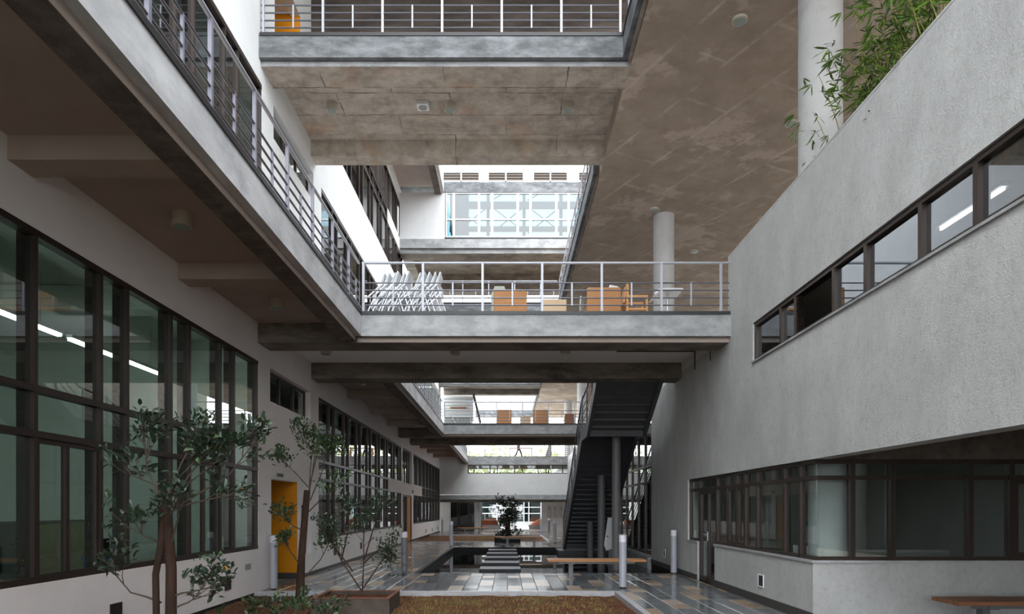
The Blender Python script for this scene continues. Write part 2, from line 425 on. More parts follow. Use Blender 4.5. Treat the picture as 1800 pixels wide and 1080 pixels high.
# door recess: near jamb, ceiling, orange far wall
struct('wall_recess', B().box(-8, XL-.22, 13.92, 14.02, 0, 2.4).box(-8, XL-.22, 14.02, 15.77, 2.3, 2.4).box(-8.1, -8, 13.92, 15.9, 0, 2.4), M['white_left'])
struct('wall_recess.001', B().box(-8, XU-.22, 13.92, 14.02, Z2_, Z2_+2.4).box(-8, XU-.22, 14.02, 15.77, Z2_+2.3, Z2_+2.4).box(-8.1, -8, 13.92, 15.9, Z2_, Z2_+2.4), M['white_up'])
struct('wall_orange.001', B().box(-8, XU-.004, 15.74, 15.768, Z2_, Z2_+2.5), M['orange'])
g = sgroup('wall_orange')
obj('orange_panel', B().box(-8, XL-.004, 15.74, 15.768, .14, 2.3), M['orange'], g)
obj('plinth', B().box(-8, XL-.006, 15.745, 15.768, 0, .14), M['skirt'], g)
# far door bay
g = sgroup('door_2')
obj('door_frame', B().box(XL-.16, XL-.02, 31.6, 31.68, 0, 2.3).box(XL-.16, XL-.02, 34.57, 34.65, 0, 2.3).box(XL-.16, XL-.02, 31.68, 34.57, 2.22, 2.3).box(XL-.16, XL-.02, 33.1, 33.18, 0, 2.22), M['frame'], g)
pbox('pane', XL-.1, XL-.09, 31.68, 33.1, .02, 2.22, M['glass_left'], g)
obj('orange_leaf', B().box(XL-.1, XL-.06, 33.18, 34.57, .02, 2.22), M['orange'], g)
obj('pull_handle', B().tube([(XL-.03, 33.3, .9), (XL-.03, 33.3, 1.2)], .015, 6), M['rail_w'], g)
# dark baseboard strip + pale sill edge of the left wall
struct('baseboard_left', B().box(XL, XL+.015, 15.9, 31.5, 0, .07).box(XL, XL+.015, 34.7, 48.8, 0, .07), M['skirt'])

# ---------------------------------------------------------------- left balcony, bridges
def balcony(z, y0, y1, beams, tag_):
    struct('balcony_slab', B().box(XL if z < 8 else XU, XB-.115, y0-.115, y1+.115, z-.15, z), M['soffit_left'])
    struct('balcony_fascia', B().box(XB-.115, XB, y0, y1, z-.445, z+.005), M['fascia_l'])
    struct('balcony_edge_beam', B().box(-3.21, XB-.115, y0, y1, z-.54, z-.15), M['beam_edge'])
    struct('balcony_lip', B().box(XB-.118, XB-.112, y0, y1, z-.535, z-.446), M['soffit_left'])
    for y in beams:
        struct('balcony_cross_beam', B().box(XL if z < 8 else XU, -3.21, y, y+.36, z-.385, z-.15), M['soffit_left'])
Z1 = 5.38; Z2 = 10.74; Z3 = 16.08
balcony(Z1, .5, 13.12, (3.2, 6.62, 10.05), 'near')
balcony(Z1, 17.65, 30.19, (20.6, 24.03, 27.45), 'mid')
balcony(Z1, 34.7, 48.9, (37.7, 41.1, 44.5), 'far')
balcony(Z3, 25.2, 30.19, (), 'top')
def bridge(z, y0, y1, x1, mf, mb, soff, left=XL, b1=None, b2=None, rear=True):
    ya, yb = b1 or (y0+.14, y0+.82); yc, yd = b2 or (y0+3.75, y0+4.37)
    struct('bridge_slab', B().box(left, x1, y0+.115, y1-.115, z-.15, z), soff)
    struct('bridge_fascia', B().box(XB if z < 8 else left, x1, y0, y0+.115, z-.445, z+.005), mf)
    if rear: struct('bridge_fascia', B().box(XB if z < 8 else left, x1, y1-.115, y1, z-.445, z+.005), mf)
    struct('bridge_lip', B().box(XB-.11 if z < 8 else left, x1, ya-.012, ya, z-.535, z-.446), M['soffit_left'] if z < 8 else M['fascia'])
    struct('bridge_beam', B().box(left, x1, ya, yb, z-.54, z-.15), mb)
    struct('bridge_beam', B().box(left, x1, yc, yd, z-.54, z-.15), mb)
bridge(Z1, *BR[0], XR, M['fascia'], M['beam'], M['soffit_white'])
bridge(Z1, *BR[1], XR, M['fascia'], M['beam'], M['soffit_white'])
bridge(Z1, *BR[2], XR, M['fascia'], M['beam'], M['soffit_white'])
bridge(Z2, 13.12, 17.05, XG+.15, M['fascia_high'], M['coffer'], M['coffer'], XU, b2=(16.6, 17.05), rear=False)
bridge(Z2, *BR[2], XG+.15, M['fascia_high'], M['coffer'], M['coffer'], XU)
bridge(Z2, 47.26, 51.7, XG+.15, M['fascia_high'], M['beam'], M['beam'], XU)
# third level deck, unseen, carried forward to shade the top bridge; back wall
struct('bridge_deck_top', B().box(XU, XG+4, 10.2, 19.2, Z3-.15, Z3).box(XU, XG+4, 10.2, 10.5, Z3-.9, Z3-.15), M['beam_edge'])
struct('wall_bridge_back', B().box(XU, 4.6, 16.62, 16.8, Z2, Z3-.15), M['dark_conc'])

# ---------------------------------------------------------------- right gallery, columns
struct('gallery_slab', B().box(2.37, 13, -4, 64, 10.2, Z2), M['soffit_right'])
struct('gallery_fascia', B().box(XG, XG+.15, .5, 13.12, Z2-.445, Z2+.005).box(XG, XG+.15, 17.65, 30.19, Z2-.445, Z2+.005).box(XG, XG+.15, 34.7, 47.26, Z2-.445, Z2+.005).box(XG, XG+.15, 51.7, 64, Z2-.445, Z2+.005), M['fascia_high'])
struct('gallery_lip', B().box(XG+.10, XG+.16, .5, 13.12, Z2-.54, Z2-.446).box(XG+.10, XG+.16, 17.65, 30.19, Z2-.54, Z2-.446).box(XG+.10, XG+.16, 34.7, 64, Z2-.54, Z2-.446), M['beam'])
for x, y, r in ((4.95, 0, .325), (4.95, 10.8, .325), (4.58, 20, .30), (4.6, 31, .30), (4.59, 42, .30), (4.81, 54, .30)):
    struct('column', B().lathe(x, y, [(r, Z1), (r, 10.2)], 32), M['col'], smooth=True)
struct('terrace_slab', B().box(XR+.25, 13, -10, 64, 5.0, Z1).box(XR, XR+.25, 13.3, 64, 5.0, Z1), M['pale'])

# ---------------------------------------------------------------- right wall
SZ0, SZ1 = 4.19, 4.86
b = B(); x0, x1 = XR, XR+.25
b.box(x0, x1, -10, 9.61, 2.31, SZ0).box(x0, x1, 9.61, 16.28, 2.31, SZ0)
b.box(x0, x1, 11.97, 20.4, SZ0, SZ1).box(x0, x1, -10, 4.2, SZ0, SZ1)
b.box(x0, x1, -10, 13.3, SZ1, 6.5).box(x0, x1, 13.3, 20.4, SZ1, 5.0)
b.box(x0, x1, 16.28, 20.4, 0, SZ0)
b.box(x0, x1, 9.61, 14.18, 0, .85).box(x0, x1, 15.45, 16.28, 0, .85)
b.box(x1, 9.5, 9.61, 9.86, 0, .85)
b.box(x0, x1, 20.4, 34, 0, .22).box(x0, x1, 20.4, 34, 4.6, 5.0).box(x0, x1, 34, 49, 0, 5.0)
struct('wall_right', b, M['plaster_right'])
struct('sill_right', B().box(x0-.025, x1, 9.585, 14.18, .85, .88).box(x1, 9.5, 9.585, 9.86, .85, .88).box(x0-.02, x1, 15.45, 16.28, .85, .88), M['kerb'])
struct('sill_strip', B().box(x0-.03, x1, 4.2, 11.97, SZ0-.03, SZ0), M['fascia'])
struct('coping_right', B().box(x0-.004, x1+.02, -10, 13.3, 6.5, 6.53), M['plaster_right'])
struct('baseboard_right', B().box(x0-.02, x0, 9.59, 14.18, 0, .14).box(x0-.02, x0, 15.45, 20.4, 0, .12).box(x0-.02, 9.5, 9.59, 9.61, 0, .12), M['skirt'])
# soffit and beam under the overhang
struct('ceiling_right', B().box(x1, 13, -10, 9.86, 2.95, 3.1), M['white_left'])
struct('beam_right', B().box(x1, x1+.5, -10, 9.4, 2.62, 2.95), M['beam'])
struct('lintel_right', B().box(x1, 9.5, 9.62, 9.86, 2.31, 2.95), M['beam_edge'])
struct('ceiling_lounge', B().box(x1, 13, 9.86, 34, 2.75, 2.9), M['room'])
struct('floor_lounge', B().box(x1, 13, 9.86, 34, -.1, 0), M['carpet'])
struct('wall_lounge', B().box(9.5, 9.7, 17.2, 34, 0, 5.0).box(x1, 9.7, 20.1, 20.3, 0, 5.0).box(x1, 13, 34, 34.2, 0, 5.0).box(12.8, 13, 9.86, 34, 0, 5.0), M['room'])
struct('column_lounge', B().lathe(4.85, 10.28, [(.30, 0), (.30, 2.75)], 32), M['col'], smooth=True)
struct('column_lounge', B().lathe(7.3, 14.5, [(.30, 0), (.30, 2.75)], 24), M['greyp'], smooth=True)
struct('wall_added_behind', B().box(4.3, 13, -10.2, -10, 0, 2.95).box(13, 13.2, -10, 9.86, 0, 3.1), M['white_left'])  # unseen walls added to keep bright sky out of the corner glass
struct('wall_added_right', B().box(21, 21.3, -20, 70, 0, 16.5), M['beam'])  # unseen wall added to dull the sky mirrored in the left windows
struct('wall_gallery_room', B().box(9.0, 9.2, -10, 20, 2.9, 5.0), M['room'])

# lounge glazing: side (with door_3) and front
g = sgroup('window_20'); X = XR+.06; fr = M['frame_r']; gm = M['glass_right']
ys = [16.28, 15.45, 14.18, 13.5, 12.95, 12.5, 11.9, 10.73, 10.16, 9.64]
for i, y in enumerate(ys[:-1]):
    zb = 0 if y in (15.45, 14.18) else .88
    pbox('mullion', X-.02, X+.08, y-.03, y+.03, zb, 2.31, fr, g)
for z0_, z1_ in ((.88, .93), (2.02, 2.08), (2.25, 2.31)):
    if z0_ < 1: pbox('frame_rail', X-.02, X+.08, 9.64, 14.18, z0_, z1_, fr, g); pbox('frame_rail', X-.02, X+.08, 15.45, 16.28, z0_, z1_, fr, g)
    else: pbox('frame_rail', X-.02, X+.08, 9.64, 16.28, z0_, z1_, fr, g)
for i in range(len(ys)-1):
    y1, y0 = ys[i]-.03, ys[i+1]+(.03 if i < len(ys)-2 else 0)
    pbox('pane', X+.02, X+.028, y0, y1, 2.08, 2.25, gm, g)
    if i != 1: pbox('pane', X+.02, X+.028, y0, y1, .93, 2.02, gm, g)
    if i in (3, 4):
        s_ = B(); s_.box(X-.01, X+.05, y0, y0+.05, .93, 2.02).box(X-.01, X+.05, y1-.05, y1, .93, 2.02).box(X-.01, X+.05, y0+.05, y1-.05, .93, .98).box(X-.01, X+.05, y0+.05, y1-.05, 1.97, 2.02)
        obj('casement_frame', s_, fr, g)
g = sgroup('door_3')
s_ = B(); y0, y1 = 14.21, 15.42
for a, c in ((y0, y0+.07), (14.78, 14.86), (y1-.07, y1)): s_.box(X-.01, X+.05, a, c, .02, 2.02)
s_.box(X-.01, X+.05, y0, y1, .02, .12).box(X-.01, X+.05, y0, y1, 1.94, 2.02)
obj('door_frame', s_, fr, g)
pbox('pane', X+.02, X+.028, y0+.07, 14.78, .12, 1.94, gm, g); pbox('pane', X+.02, X+.028, 14.86, y1-.07, .12, 1.94, gm, g)
obj('lever_handle', B().box(X-.03, X-.01, 14.80, 14.84, .92, 1.12).tube([(X-.05, 14.82, 1.05), (X-.05, 15.0, 1.05)], .012, 6), M['rail_w'], g)
g = sgroup('window_21'); Y = 9.67
xs = [XR+.068, 4.88, 5.45, 6.55, 7.13, 8.25, 8.82, 9.5]
for i, x in enumerate(xs[1:]):
    pbox('mullion', x-.035, x+.035, Y-.03, Y+.08, .88, 2.31, fr, g)
for z0_, z1_ in ((.88, .93), (2.02, 2.08), (2.25, 2.31)): pbox('frame_rail', XR+.05, 9.5, Y-.02, Y+.07, z0_, z1_, fr, g)
for i in range(len(xs)-1):
    a, c = xs[i]+(.035 if i else 0), xs[i+1]-.035
    pbox('pane', a, c, Y+.0, Y+.008, 2.08, 2.25, gm, g); pbox('pane', a, c, Y+.0, Y+.008, .93, 2.02, gm, g)
    if i == 4:
        s_ = B(); s_.box(a, a+.06, Y-.02, Y+.04, .93, 2.02).box(c-.06, c, Y-.02, Y+.04, .93, 2.02).box(a+.06, c-.06, Y-.02, Y+.04, .93, .99).box(a+.06, c-.06, Y-.02, Y+.04, 1.96, 2.02)
        obj('casement_frame', s_, fr, g)
# strip window with louvre
g = sgroup('window_22'); X = XR+.05
ys = [11.97, 10.84, 10.28, 9.08, 8.27, 7.17, 6.32, 5.2, 4.2]
for z0_, z1_ in ((SZ0, SZ0+.05), (SZ1-.06, SZ1)): pbox('frame_rail', X-.02, X+.1, 4.2, 11.97, z0_, z1_, fr, g)
for i, y in enumerate(ys):
    y_ = min(max(y, 4.24), 11.93); pbox('mullion', X-.02, X+.1, y_-.035, y_+.035, SZ0+.05, SZ1-.06, fr, g)
for i in range(len(ys)-1):
    y1, y0 = ys[i]-.035, ys[i+1]+.035
    if i == 2:
        sl = B().prism([(XR+.035, 0), (XR+.045, 0), (XR+.095, .032), (XR+.085, .032)], 1, y0, y1).mesh('louvre_slat', fr)
        for k in range(14): link('louvre_slat', sl, g, (0, 0, SZ0+.055+k*.039))
    else: pbox('pane', X+.03, X+.038, y0, y1, SZ0+.05, SZ1-.06, M['glass_strip'], g)
struct('wall_strip_room', B().box(6.2, 6.3, -10, 20, 2.9, 5.0), M['greyp'])
# tall dark glazing behind the stair
g = sgroup('window_23'); X = XR+.05
yy = [20.4+1.13*k for k in range(13)]
for i, y in enumerate(yy): pbox('mullion', X-.02, X+.12, y, y+.06, .22, 4.6, M['frame'], g)
for z_ in (.22, 2.4, 2.9, 4.53): pbox('frame_rail', X-.01, X+.1, 20.4, 34, z_, z_+.07, M['frame'], g)
for i in range(12):
    for a, c in ((.29, 2.4), (2.47, 2.9), (2.97, 4.53)): pbox('pane', X+.02, X+.028, yy[i]+.06, yy[i+1], a, c, M['glass_left'], g)
struct('curb_pool', B().box(XR-.12, XR, 20.4, 33, -.5, .16), M['fascia'])

# ---------------------------------------------------------------- end wall at Y 48.9
b = B(); Y0, Y1 = 48.9, 49.15
zs0, zs1 = 4.17, 4.80
b.box(XL, 4.75, Y0, Y1, 2.66, zs0).box(XL, -2.85, Y0, Y1, zs0, Z1).box(4.5, 4.75, Y0, Y1, zs0, 7.5)
struct('wall_end', b, M['white_up'])
struct('beam_end', B().box(XL, 4.75, Y0-.05, Y0+.5, 2.3, 2.62), M['fascia'])
struct('beam_end_soffit', B().box(XL, 4.75, Y0+.1, Y0+1.0, 2.12, 2.3), M['beam'])
struct('fascia_end', B().box(-2.85, 4.5, Y0-.06, Y1, zs1, Z1), M['fascia'])
struct('floor_end', B().box(XL-6, 13, Y1, 57, 5.1, Z1-.01), M['pale'])
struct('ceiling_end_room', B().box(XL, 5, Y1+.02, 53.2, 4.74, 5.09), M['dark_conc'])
struct('ceiling_end', B().box(XL-6, 13, Y1+.3, 57, 2.45, 2.66), M['white_left'])
g = sgroup('window_24')
for z_ in (zs0, zs1-.06): pbox('frame_rail', -2.85, 4.5, Y0+.02, Y0+.1, z_, z_+.06, M['frame'], g)
xs = [-2.82, -2.4, -1.25, -.7, .5, 1.05, 2.2, 2.78, 3.95, 4.47]
for x in xs: pbox('mullion', x-.035, x+.035, Y0+.01, Y0+.11, zs0+.06, zs1-.06, M['frame'], g)
for i in range(len(xs)-1): pbox('pane', xs[i]+.035, xs[i+1]-.035, Y0+.06, Y0+.068, zs0+.06, zs1-.06, M['glass_right'], g)
# ground floor under the end wall
struct('wall_end_left', B().box(-6, -4.3, 50.5, 50.7, 0, 2.3).box(-2.35, -2.0, 50.5, 50.9, 0, 2.3), M['white_left'])
struct('column_end', B().lathe(-2.15, 49.9, [(.14, 0), (.14, 2.3)], 16), M['col'], smooth=True)
g = sgroup('door_4')
obj('door_frame', B().box(-4.3, -4.2, 50.5, 50.6, 0, 2.3).box(-2.45, -2.35, 50.5, 50.6, 0, 2.3).box(-4.2, -2.45, 50.5, 50.6, 2.2, 2.3), M['frame_white'], g)
pbox('pane', -4.2, -2.45, 50.54, 50.55, 0.02, 2.2, M['glass_left'], g)
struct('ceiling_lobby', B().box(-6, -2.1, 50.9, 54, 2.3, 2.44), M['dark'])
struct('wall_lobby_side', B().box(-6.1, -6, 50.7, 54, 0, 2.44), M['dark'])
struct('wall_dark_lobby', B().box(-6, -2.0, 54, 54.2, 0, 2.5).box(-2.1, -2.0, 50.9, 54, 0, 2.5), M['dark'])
struct('wall_end_right', B().box(2.55, 5.0, 50.6, 50.8, 0, 2.3), M['white_left'])
pn = sgroup('trim_1')
for k in range(3): pbox('notice_panel', 2.95+k*.42, 3.3+k*.42, 50.56, 50.6, .98, 1.9, M['pale'], pn)
for k in range(3): pbox('panel_lock', 3.09+k*.42, 3.16+k*.42, 50.545, 50.56, 1.6, 1.67, M['dark'], pn)

# ---------------------------------------------------------------- mid upper block at Y 30.19: glazed box between levels 2 and 3
b = B(); Y0 = 30.22; Y1 = 30.45
b.box(XU, -2.72, Y0, Y1, 13.57, Z3-.445)
struct('wall_box', b, M['white_up'])
struct('wall_louvre', B().box(XU, 8, 31.0, 31.2, Z3, Z3+.40).box(XU, 8, 31.0, 31.2, Z3+.86, Z3+2.6).box(XU, -3.0, 31.0, 31.2, Z3+.4, Z3+.86), M['white_up'])
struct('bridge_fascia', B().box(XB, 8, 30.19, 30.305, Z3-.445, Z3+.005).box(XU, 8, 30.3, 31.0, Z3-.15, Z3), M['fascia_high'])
vx = [(-2.95, -1.25), (-.9, .75), (1.15, 2.75), (3.2, 4.9)]
for k, (a, c) in enumerate(vx):
    nwin[0] += 1; g = sgroup('window_%d' % (30+k))
    obj('vent_frame', B().box(a, a+.05, 30.97, 31.1, Z3+.40, Z3+.86).box(c-.05, c, 30.97, 31.1, Z3+.40, Z3+.86).box((a+c)/2-.03, (a+c)/2+.03, 30.97, 31.1, Z3+.40, Z3+.86).box(a+.05, c-.05, 30.97, 31.1, Z3+.40, Z3+.44).box(a+.05, c-.05, 30.97, 31.1, Z3+.82, Z3+.86), M['frame_white'], g)
    for q in range(3): pbox('vent_slat', a+.05, c-.05, 31.02, 31.1, Z3+.46+q*.12, Z3+.535+q*.12, M['louvre'], g)
wl = B()
for (a, c) in ((-1.25, -.9), (.75, 1.15), (2.75, 3.2), (4.9, 8)): wl.box(a, c, 31.0, 31.2, Z3+.4, Z3+.86)
struct('wall_louvre_pier', wl, M['white_up'])
struct('wall_louvre_back', B().box(XU, 8, 31.25, 31.3, Z3+.2, Z3+1.0), M['greyp'])
g = sgroup('window_25')
gx = [(783.9-CX), (797.6-CX), (842-CX), (865-CX), (910-CX), (932.5-CX), (978-CX), (999.5-CX), 152, 180]
gx = [v*Y0/F for v in gx]
for x in gx: pbox('mullion', x-.05, x+.05, Y0, Y0+.12, 13.69, Z3-.445, M['frame_white'], g)
for z_ in (13.64, 14.42, Z3-.5): pbox('frame_rail', gx[0]-.05, gx[-1]+.05, Y0+.01, Y0+.1, z_, z_+.06, M['frame_white'], g)
for i in range(len(gx)-1):
    for a, c in ((13.70, 14.42), (14.48, Z3-.5)): pbox('pane', gx[i]+.05, gx[i+1]-.05, Y0+.05, Y0+.058, a, c, M['glass_sky'], g)
pbox('sill_bar', gx[0]-.05, gx[-1]+.05, Y0-.04, Y0+.1, 13.58, 13.64, M['black'], g)
# steel roof members seen through the glazed box
tr = thing('roof_truss', 'pale blue-grey steel roof truss behind the high glazed band', 'truss', (0, 0, 0))

M['truss'] = plain('blue_grey_steel', (.10, .16, .19), .5)
obj('chord', B().box(-2.8, 5, 34.0, 34.15, 16.62, 16.95), M['truss'], tr)
obj('chord', B().box(-2.8, 5, 36.0, 36.15, 16.35, 16.55), M['truss'], tr)
obj('chord', B().box(-2.8, 5, 33.0, 33.1, 15.05, 15.2), M['truss'], tr)
for x in (-1.05, .75, 2.6):
    obj('post', B().box(x, x+.16, 34.15, 34.3, 13.57, 18.0), M['truss'], tr)
for x in (-2.6, -.8, 1.0):
    obj('brace', B().tube([(x, 33.9, 15.3), (x+1.7, 33.9, 16.7)], .035, 5).tube([(x+1.7, 33.8, 15.3), (x, 33.8, 16.6)], .03, 5).tube([(x, 34.0, 17.0), (x+1.75, 34.0, 18.0)], .035, 5), M['truss'], tr)
obj('duct', B().box(-2.8, -1.9, 33.2, 33.9, 15.2, 18), M['truss'], tr)
struct('box_fascia', B().box(XU, 8, 30.19, 30.31, 13.17, 13.57), M['fascia'])
struct('box_lip', B().box(XU, 8, 30.31, 30.4, 12.98, 13.17), M['fascia'])
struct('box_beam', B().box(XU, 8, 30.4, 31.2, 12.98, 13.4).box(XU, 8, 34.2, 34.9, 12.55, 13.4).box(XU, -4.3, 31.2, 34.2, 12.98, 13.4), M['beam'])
struct('box_floor', B().box(XU, 8, 30.31, 34.9, 13.4, 13.56), M['beam'])

# ---------------------------------------------------------------- far buildings and court beyond
struct('floor_court', B().box(-14, 13, 50.5, 90, -.06, -.01), M['pale'])
struct('ground', B().box(-150, 150, -60, 220, -.9, -.62), M['earth'])
fb = sgroup('wall_far_building')
obj('upper_wall', B().box(-3.0, 3.2, 64.3, 64.6, 11.0, 14.0), M['white_up'], fb)
obj('parapet_band', B().box(-3.0, 2.5, 64.0, 64.3, 10.3, 10.9), M['fascia_high'], fb)
for k in range(6): pbox('panel_joint', -2.6+k*.95, -2.57+k*.95, 64.27, 64.3, 11.0, 14.0, M['fascia_high'], fb)
wb = sgroup('window_26')
wy = 62.0
obj('wall_pier', B().box(-9, -2.4, wy, wy+.3, 0, 4.6).box(4.3, 12, wy, wy+.3, 0, 4.6).box(-2.4, 4.3, wy, wy+.3, 0, .4).box(-2.4, 4.3, wy, wy+.3, 2.7, 4.6), M['white_up'], wb)
for x in (-2.4, -1.0, .5, 1.45, 1.9, 3.0, 4.25): pbox('mullion', x, x+.09, wy-.04, wy+.1, .4, 2.7, M['frame_white'], wb)
for z_ in (.4, 1.2, 1.75, 2.3): pbox('frame_rail', -2.4, 4.3, wy-.03, wy+.1, z_, z_+.08, M['frame_white'], wb)
pbox('pane', -2.4, 4.3, wy+.05, wy+.06, .4, 2.7, M['glass_up'], wb)
obj('blind', B().box(-2.4, 4.3, wy+.6, wy+.65, .3, 2.75), M['greyp'], wb)
for k, (x, lab) in enumerate(((-1.55, 'terracotta soil block on a pale kerb in the far court, left of the dark tree'), (2.75, 'terracotta soil heap on a pale kerb in the far court, right of the dark tree'))):
    t = thing('raised_bed', lab, 'planter', (x, 55.5, 0))
    obj('kerb_wall', B().box(-1.0, 1.0, -.6, .6, 0, .26).box(-1.05, 1.05, -.65, .65, .26, .34), M['pale'], t)
    if k: obj('soil_heap', B().lathe(0, 0, [(.95, .34), (.7, .52), (.35, .74), (.05, .86)], 14), M['terracotta'], t)
    else: obj('soil_block', B().prism([(-.8, .34), (.8, .34), (.72, .72), (-.7, .74)], 1, -.5, .5), M['terracotta'], t)
# white clad plant housing above the far left balcony
t = thing('clad_housing', 'white ribbed cladding box above the far left balcony, near the end bridge', 'housing', (0, 0, 0))
obj('cladding', B().box(-4.7, -2.55, 50.2, 52, 8.42, 9.95), M['white_up'], t)
for k in range(6): pbox('rib', -4.72, -2.53, 50.17, 50.2, 8.5+k*.24, 8.54+k*.24, M['fascia'], t)
obj('dark_stripe', B().box(-4.2, -3.0, 50.15, 50.17, 9.0, 9.12), M['bench_d'], t)
obj('underside_bracket', B().prism([(-4.7, 5.37), (-3.4, 5.37), (-2.9, 7.2), (-2.55, 8.42), (-4.7, 8.42)], 1, 50.4, 51.8), M['greyp'], t)
obj('strut', B().tube([(-2.5, 50.2, 10.1), (-2.0, 50.6, 8.0)], .09, 6), M['black'], t)

# ---------------------------------------------------------------- floor: bases, tiles, pool, beds
TX, TY = .30, .55
PX0, PX1, PY0, PY1 = -2.3, XR-.12, 17.1, 28.7
R = [(2.16, XR, 6.2, 13.2), (XR, 9.5, 6.2, 9.61), (XL, XR, 13.2, PY0), (XL, PX0, PY0, PY1), (XL, XR, PY1, 33.7), (2.1, XR, 33.7, 42.7), (XL, 4.7, 42.7, 50.5)]
b = B()
for (a, c, d, e) in R: b.box(a, c, d, e, -.5, -.03)
b.box(XL, XR+5, -10, 3.0, -.5, -.02); b.box(2.16, XR+5, 3, 6.2, -.5, -.02); b.box(XL-3.2, XL, 13.9, 15.9, -.5, -.001)
floor = struct('floor', b, M['joint'])
cells = []
for ri, (a, c, d, e) in enumerate(R):
    ix0, ix1 = math.floor(a/TX), math.ceil(c/TX); iy0, iy1 = math.floor(d/TY), math.ceil(e/TY)
    for ix in range(ix0, ix1):
        for iy in range(iy0, iy1):
            xa, xb, ya, yb = max(ix*TX, a), min((ix+1)*TX, c), max(iy*TY, d), min((iy+1)*TY, e)
            if xb-xa < .03 or yb-ya < .03: continue
            row = iy//2
            tan = (ix + row*2 + (row//3)) % 4 == 0
            if random.random() < .06: tan = not tan
            if random.random() < .01: tan = True
            yc = (ya+yb)/2; xc = (xa+xb)/2
            px, py = CX+xc/yc*F, CY+EYE/yc*F
            vis = 0 if not (-20 < px < 1820 and py < 1086) else (xb-xa)*(yb-ya)/yc**3
            if ri == 1 and yc > 9.0: vis *= .5
            cells.append((vis, xa, xb, ya, yb, tan, random.random()))
cells.sort(key=lambda q: -q[0])
gap = .004
for (vis, xa, xb, ya, yb, tan, r) in cells[:300]:
    m = (TN if tan else SL)[int(r*3)]
    k = ('tile', round(xb-xa, 3), round(yb-ya, 3), m.name)
    if k not in _cache:
        sx, sy = (xb-xa)/2-gap, (yb-ya)/2-gap; e = .004; q = B()
        q.v = [(-sx, -sy, -.03), (sx, -sy, -.03), (sx, sy, -.03), (-sx, sy, -.03), (-sx, -sy, -e), (sx, -sy, -e), (sx, sy, -e), (-sx, sy, -e), (-sx+e, -sy+e, 0), (sx-e, -sy+e, 0), (sx-e, sy-e, 0), (-sx+e, sy-e, 0)]
        for z_ in (0, 4): q.f += [(z_+i, z_+(i+1) % 4, z_+4+(i+1) % 4, z_+4+i) for i in range(4)]
        q.f += [(8, 9, 10, 11), (3, 2, 1, 0)]
        _cache[k] = q.mesh('paving_tile', m)
    link('paving_tile', _cache[k], floor, ((xa+xb)/2, (ya+yb)/2, (r-.5)*.004), (random.uniform(-.002, .002), random.uniform(-.002, .002), 0))
rest = {}
for (vis, xa, xb, ya, yb, tan, r) in cells[300:]:
    m = (TN if tan else SL)[int(r*3)]
    rest.setdefault(m.name, (m, B()))[1].box(xa+gap, xb-gap, ya+gap, yb-gap, -.03, (r-.5)*.004)
q = B(); mats = []; idx = []
for nm, (m, bb) in rest.items():
    o_ = len(q.v); q.v += bb.v; q.f += [tuple(i+o_ for i in f) for f in bb.f]; idx += [len(mats)]*len(bb.f); mats.append(m)
me = bpy.data.meshes.new('far_paving_tiles'); me.from_pydata(q.v, [], q.f)
for m in mats: me.materials.append(m)
me.polygons.foreach_set('material_index', idx); me.update()
o = link('far_paving_tiles', me, floor); o['kind'] = 'stuff'

# pool
struct('pool_basin', B().box(PX0, PX1, PY0, PY1, -.5, -.45).box(PX0-.02, PX0+.06, PY0, PY1, -.5, .003).box(PX0, PX1, PY0-.02, PY0+.05, -.5, .003).box(PX0, PX1, PY1-.05, PY1+.02, -.5, .003), M['pool'])
struct('pool_water', B().box(PX0+.06, PX1, PY0+.05, PY1-.05, -.44, -.16), M['water'])
for k, nm in enumerate(('nearest of the five', 'second nearest of the five', 'middle one of the five', 'second farthest of the five', 'farthest of the five')):
    y = 18.3+2.12*k
    o = obj('stepping_slab', B().box(-.76, .36, y, y+.88, -.30, .0), M['granite'], bevel=.008)
    tag(o, 'black granite stepping slab across the dark pool, %s' % nm, 'stepping stone', 'stepping slabs across the pool')

# soil beds with kerbs
def bed(name, x0, x1, y0, y1, z, n, by0, blades, label, cat):
    m = B(); nx = 60; ny = n
    rnd = random.Random(3)
    for j in range(ny+1):
        for i in range(nx+1):
            m.v.append((x0+(x1-x0)*i/nx, y0+(y1-y0)*j/ny, z+rnd.uniform(-.012, .014)))
    for j in range(ny):
        for i in range(nx):
            a = j*(nx+1)+i; m.f.append((a, a+1, a+nx+2, a+nx+1))
    o = struct(name, m, M['soil'], smooth=True)
    t_ = thing('grass_patch', label, cat); t_['kind'] = 'stuff'
    for nm, mt, lim in (('dry_blades', M['grass'], .6), ('green_blades', M['grass_g'], 1.0)):
        gb = B()
        for _ in range(int(blades*(.65 if lim < 1 else .35))):
            x = rnd.uniform(x0+.1, x1-.1); y = by0+(y1-.05-by0)*rnd.random()
            if rnd.random() > .12+.88*max(0, min(1, (x+3.0)/1.6)) or (x > x1-.35 and rnd.random() < .8) or (lim == 1 and rnd.random() < (y-by0)/(y1-by0)*.9): continue
            h = rnd.uniform(.02, .06); a = rnd.uniform(0, 6.28); w_ = .006; lx, ly = rnd.uniform(-.04, .04), rnd.uniform(-.04, .04)
            o_ = len(gb.v)
            gb.v += [(x-w_*math.cos(a), y-w_*math.sin(a), z-.01), (x+w_*math.cos(a), y+w_*math.sin(a), z-.01), (x+lx, y+ly, z+h)]
            gb.f.append((o_, o_+1, o_+2))
        g_ = link(nm, gb.mesh(nm, mt), t_); g_['kind'] = 'stuff'
bed('ground_soil', XL, 2.06, 5.5, 13.08, -.06, 60, 9.3, 13000, 'sparse dry grass tufts over the red soil bed in front', 'grass')
bed('ground_soil.001', XL, 2.0, 33.8, 42.6, -.06, 40, 33.9, 26000, 'patchy yellow grass on the soil bed beyond the pool', 'grass')
kb = struct('trim_2', B().box(XL, 2.16, 13.06, 13.07, -.2, .0), M['kerb'])
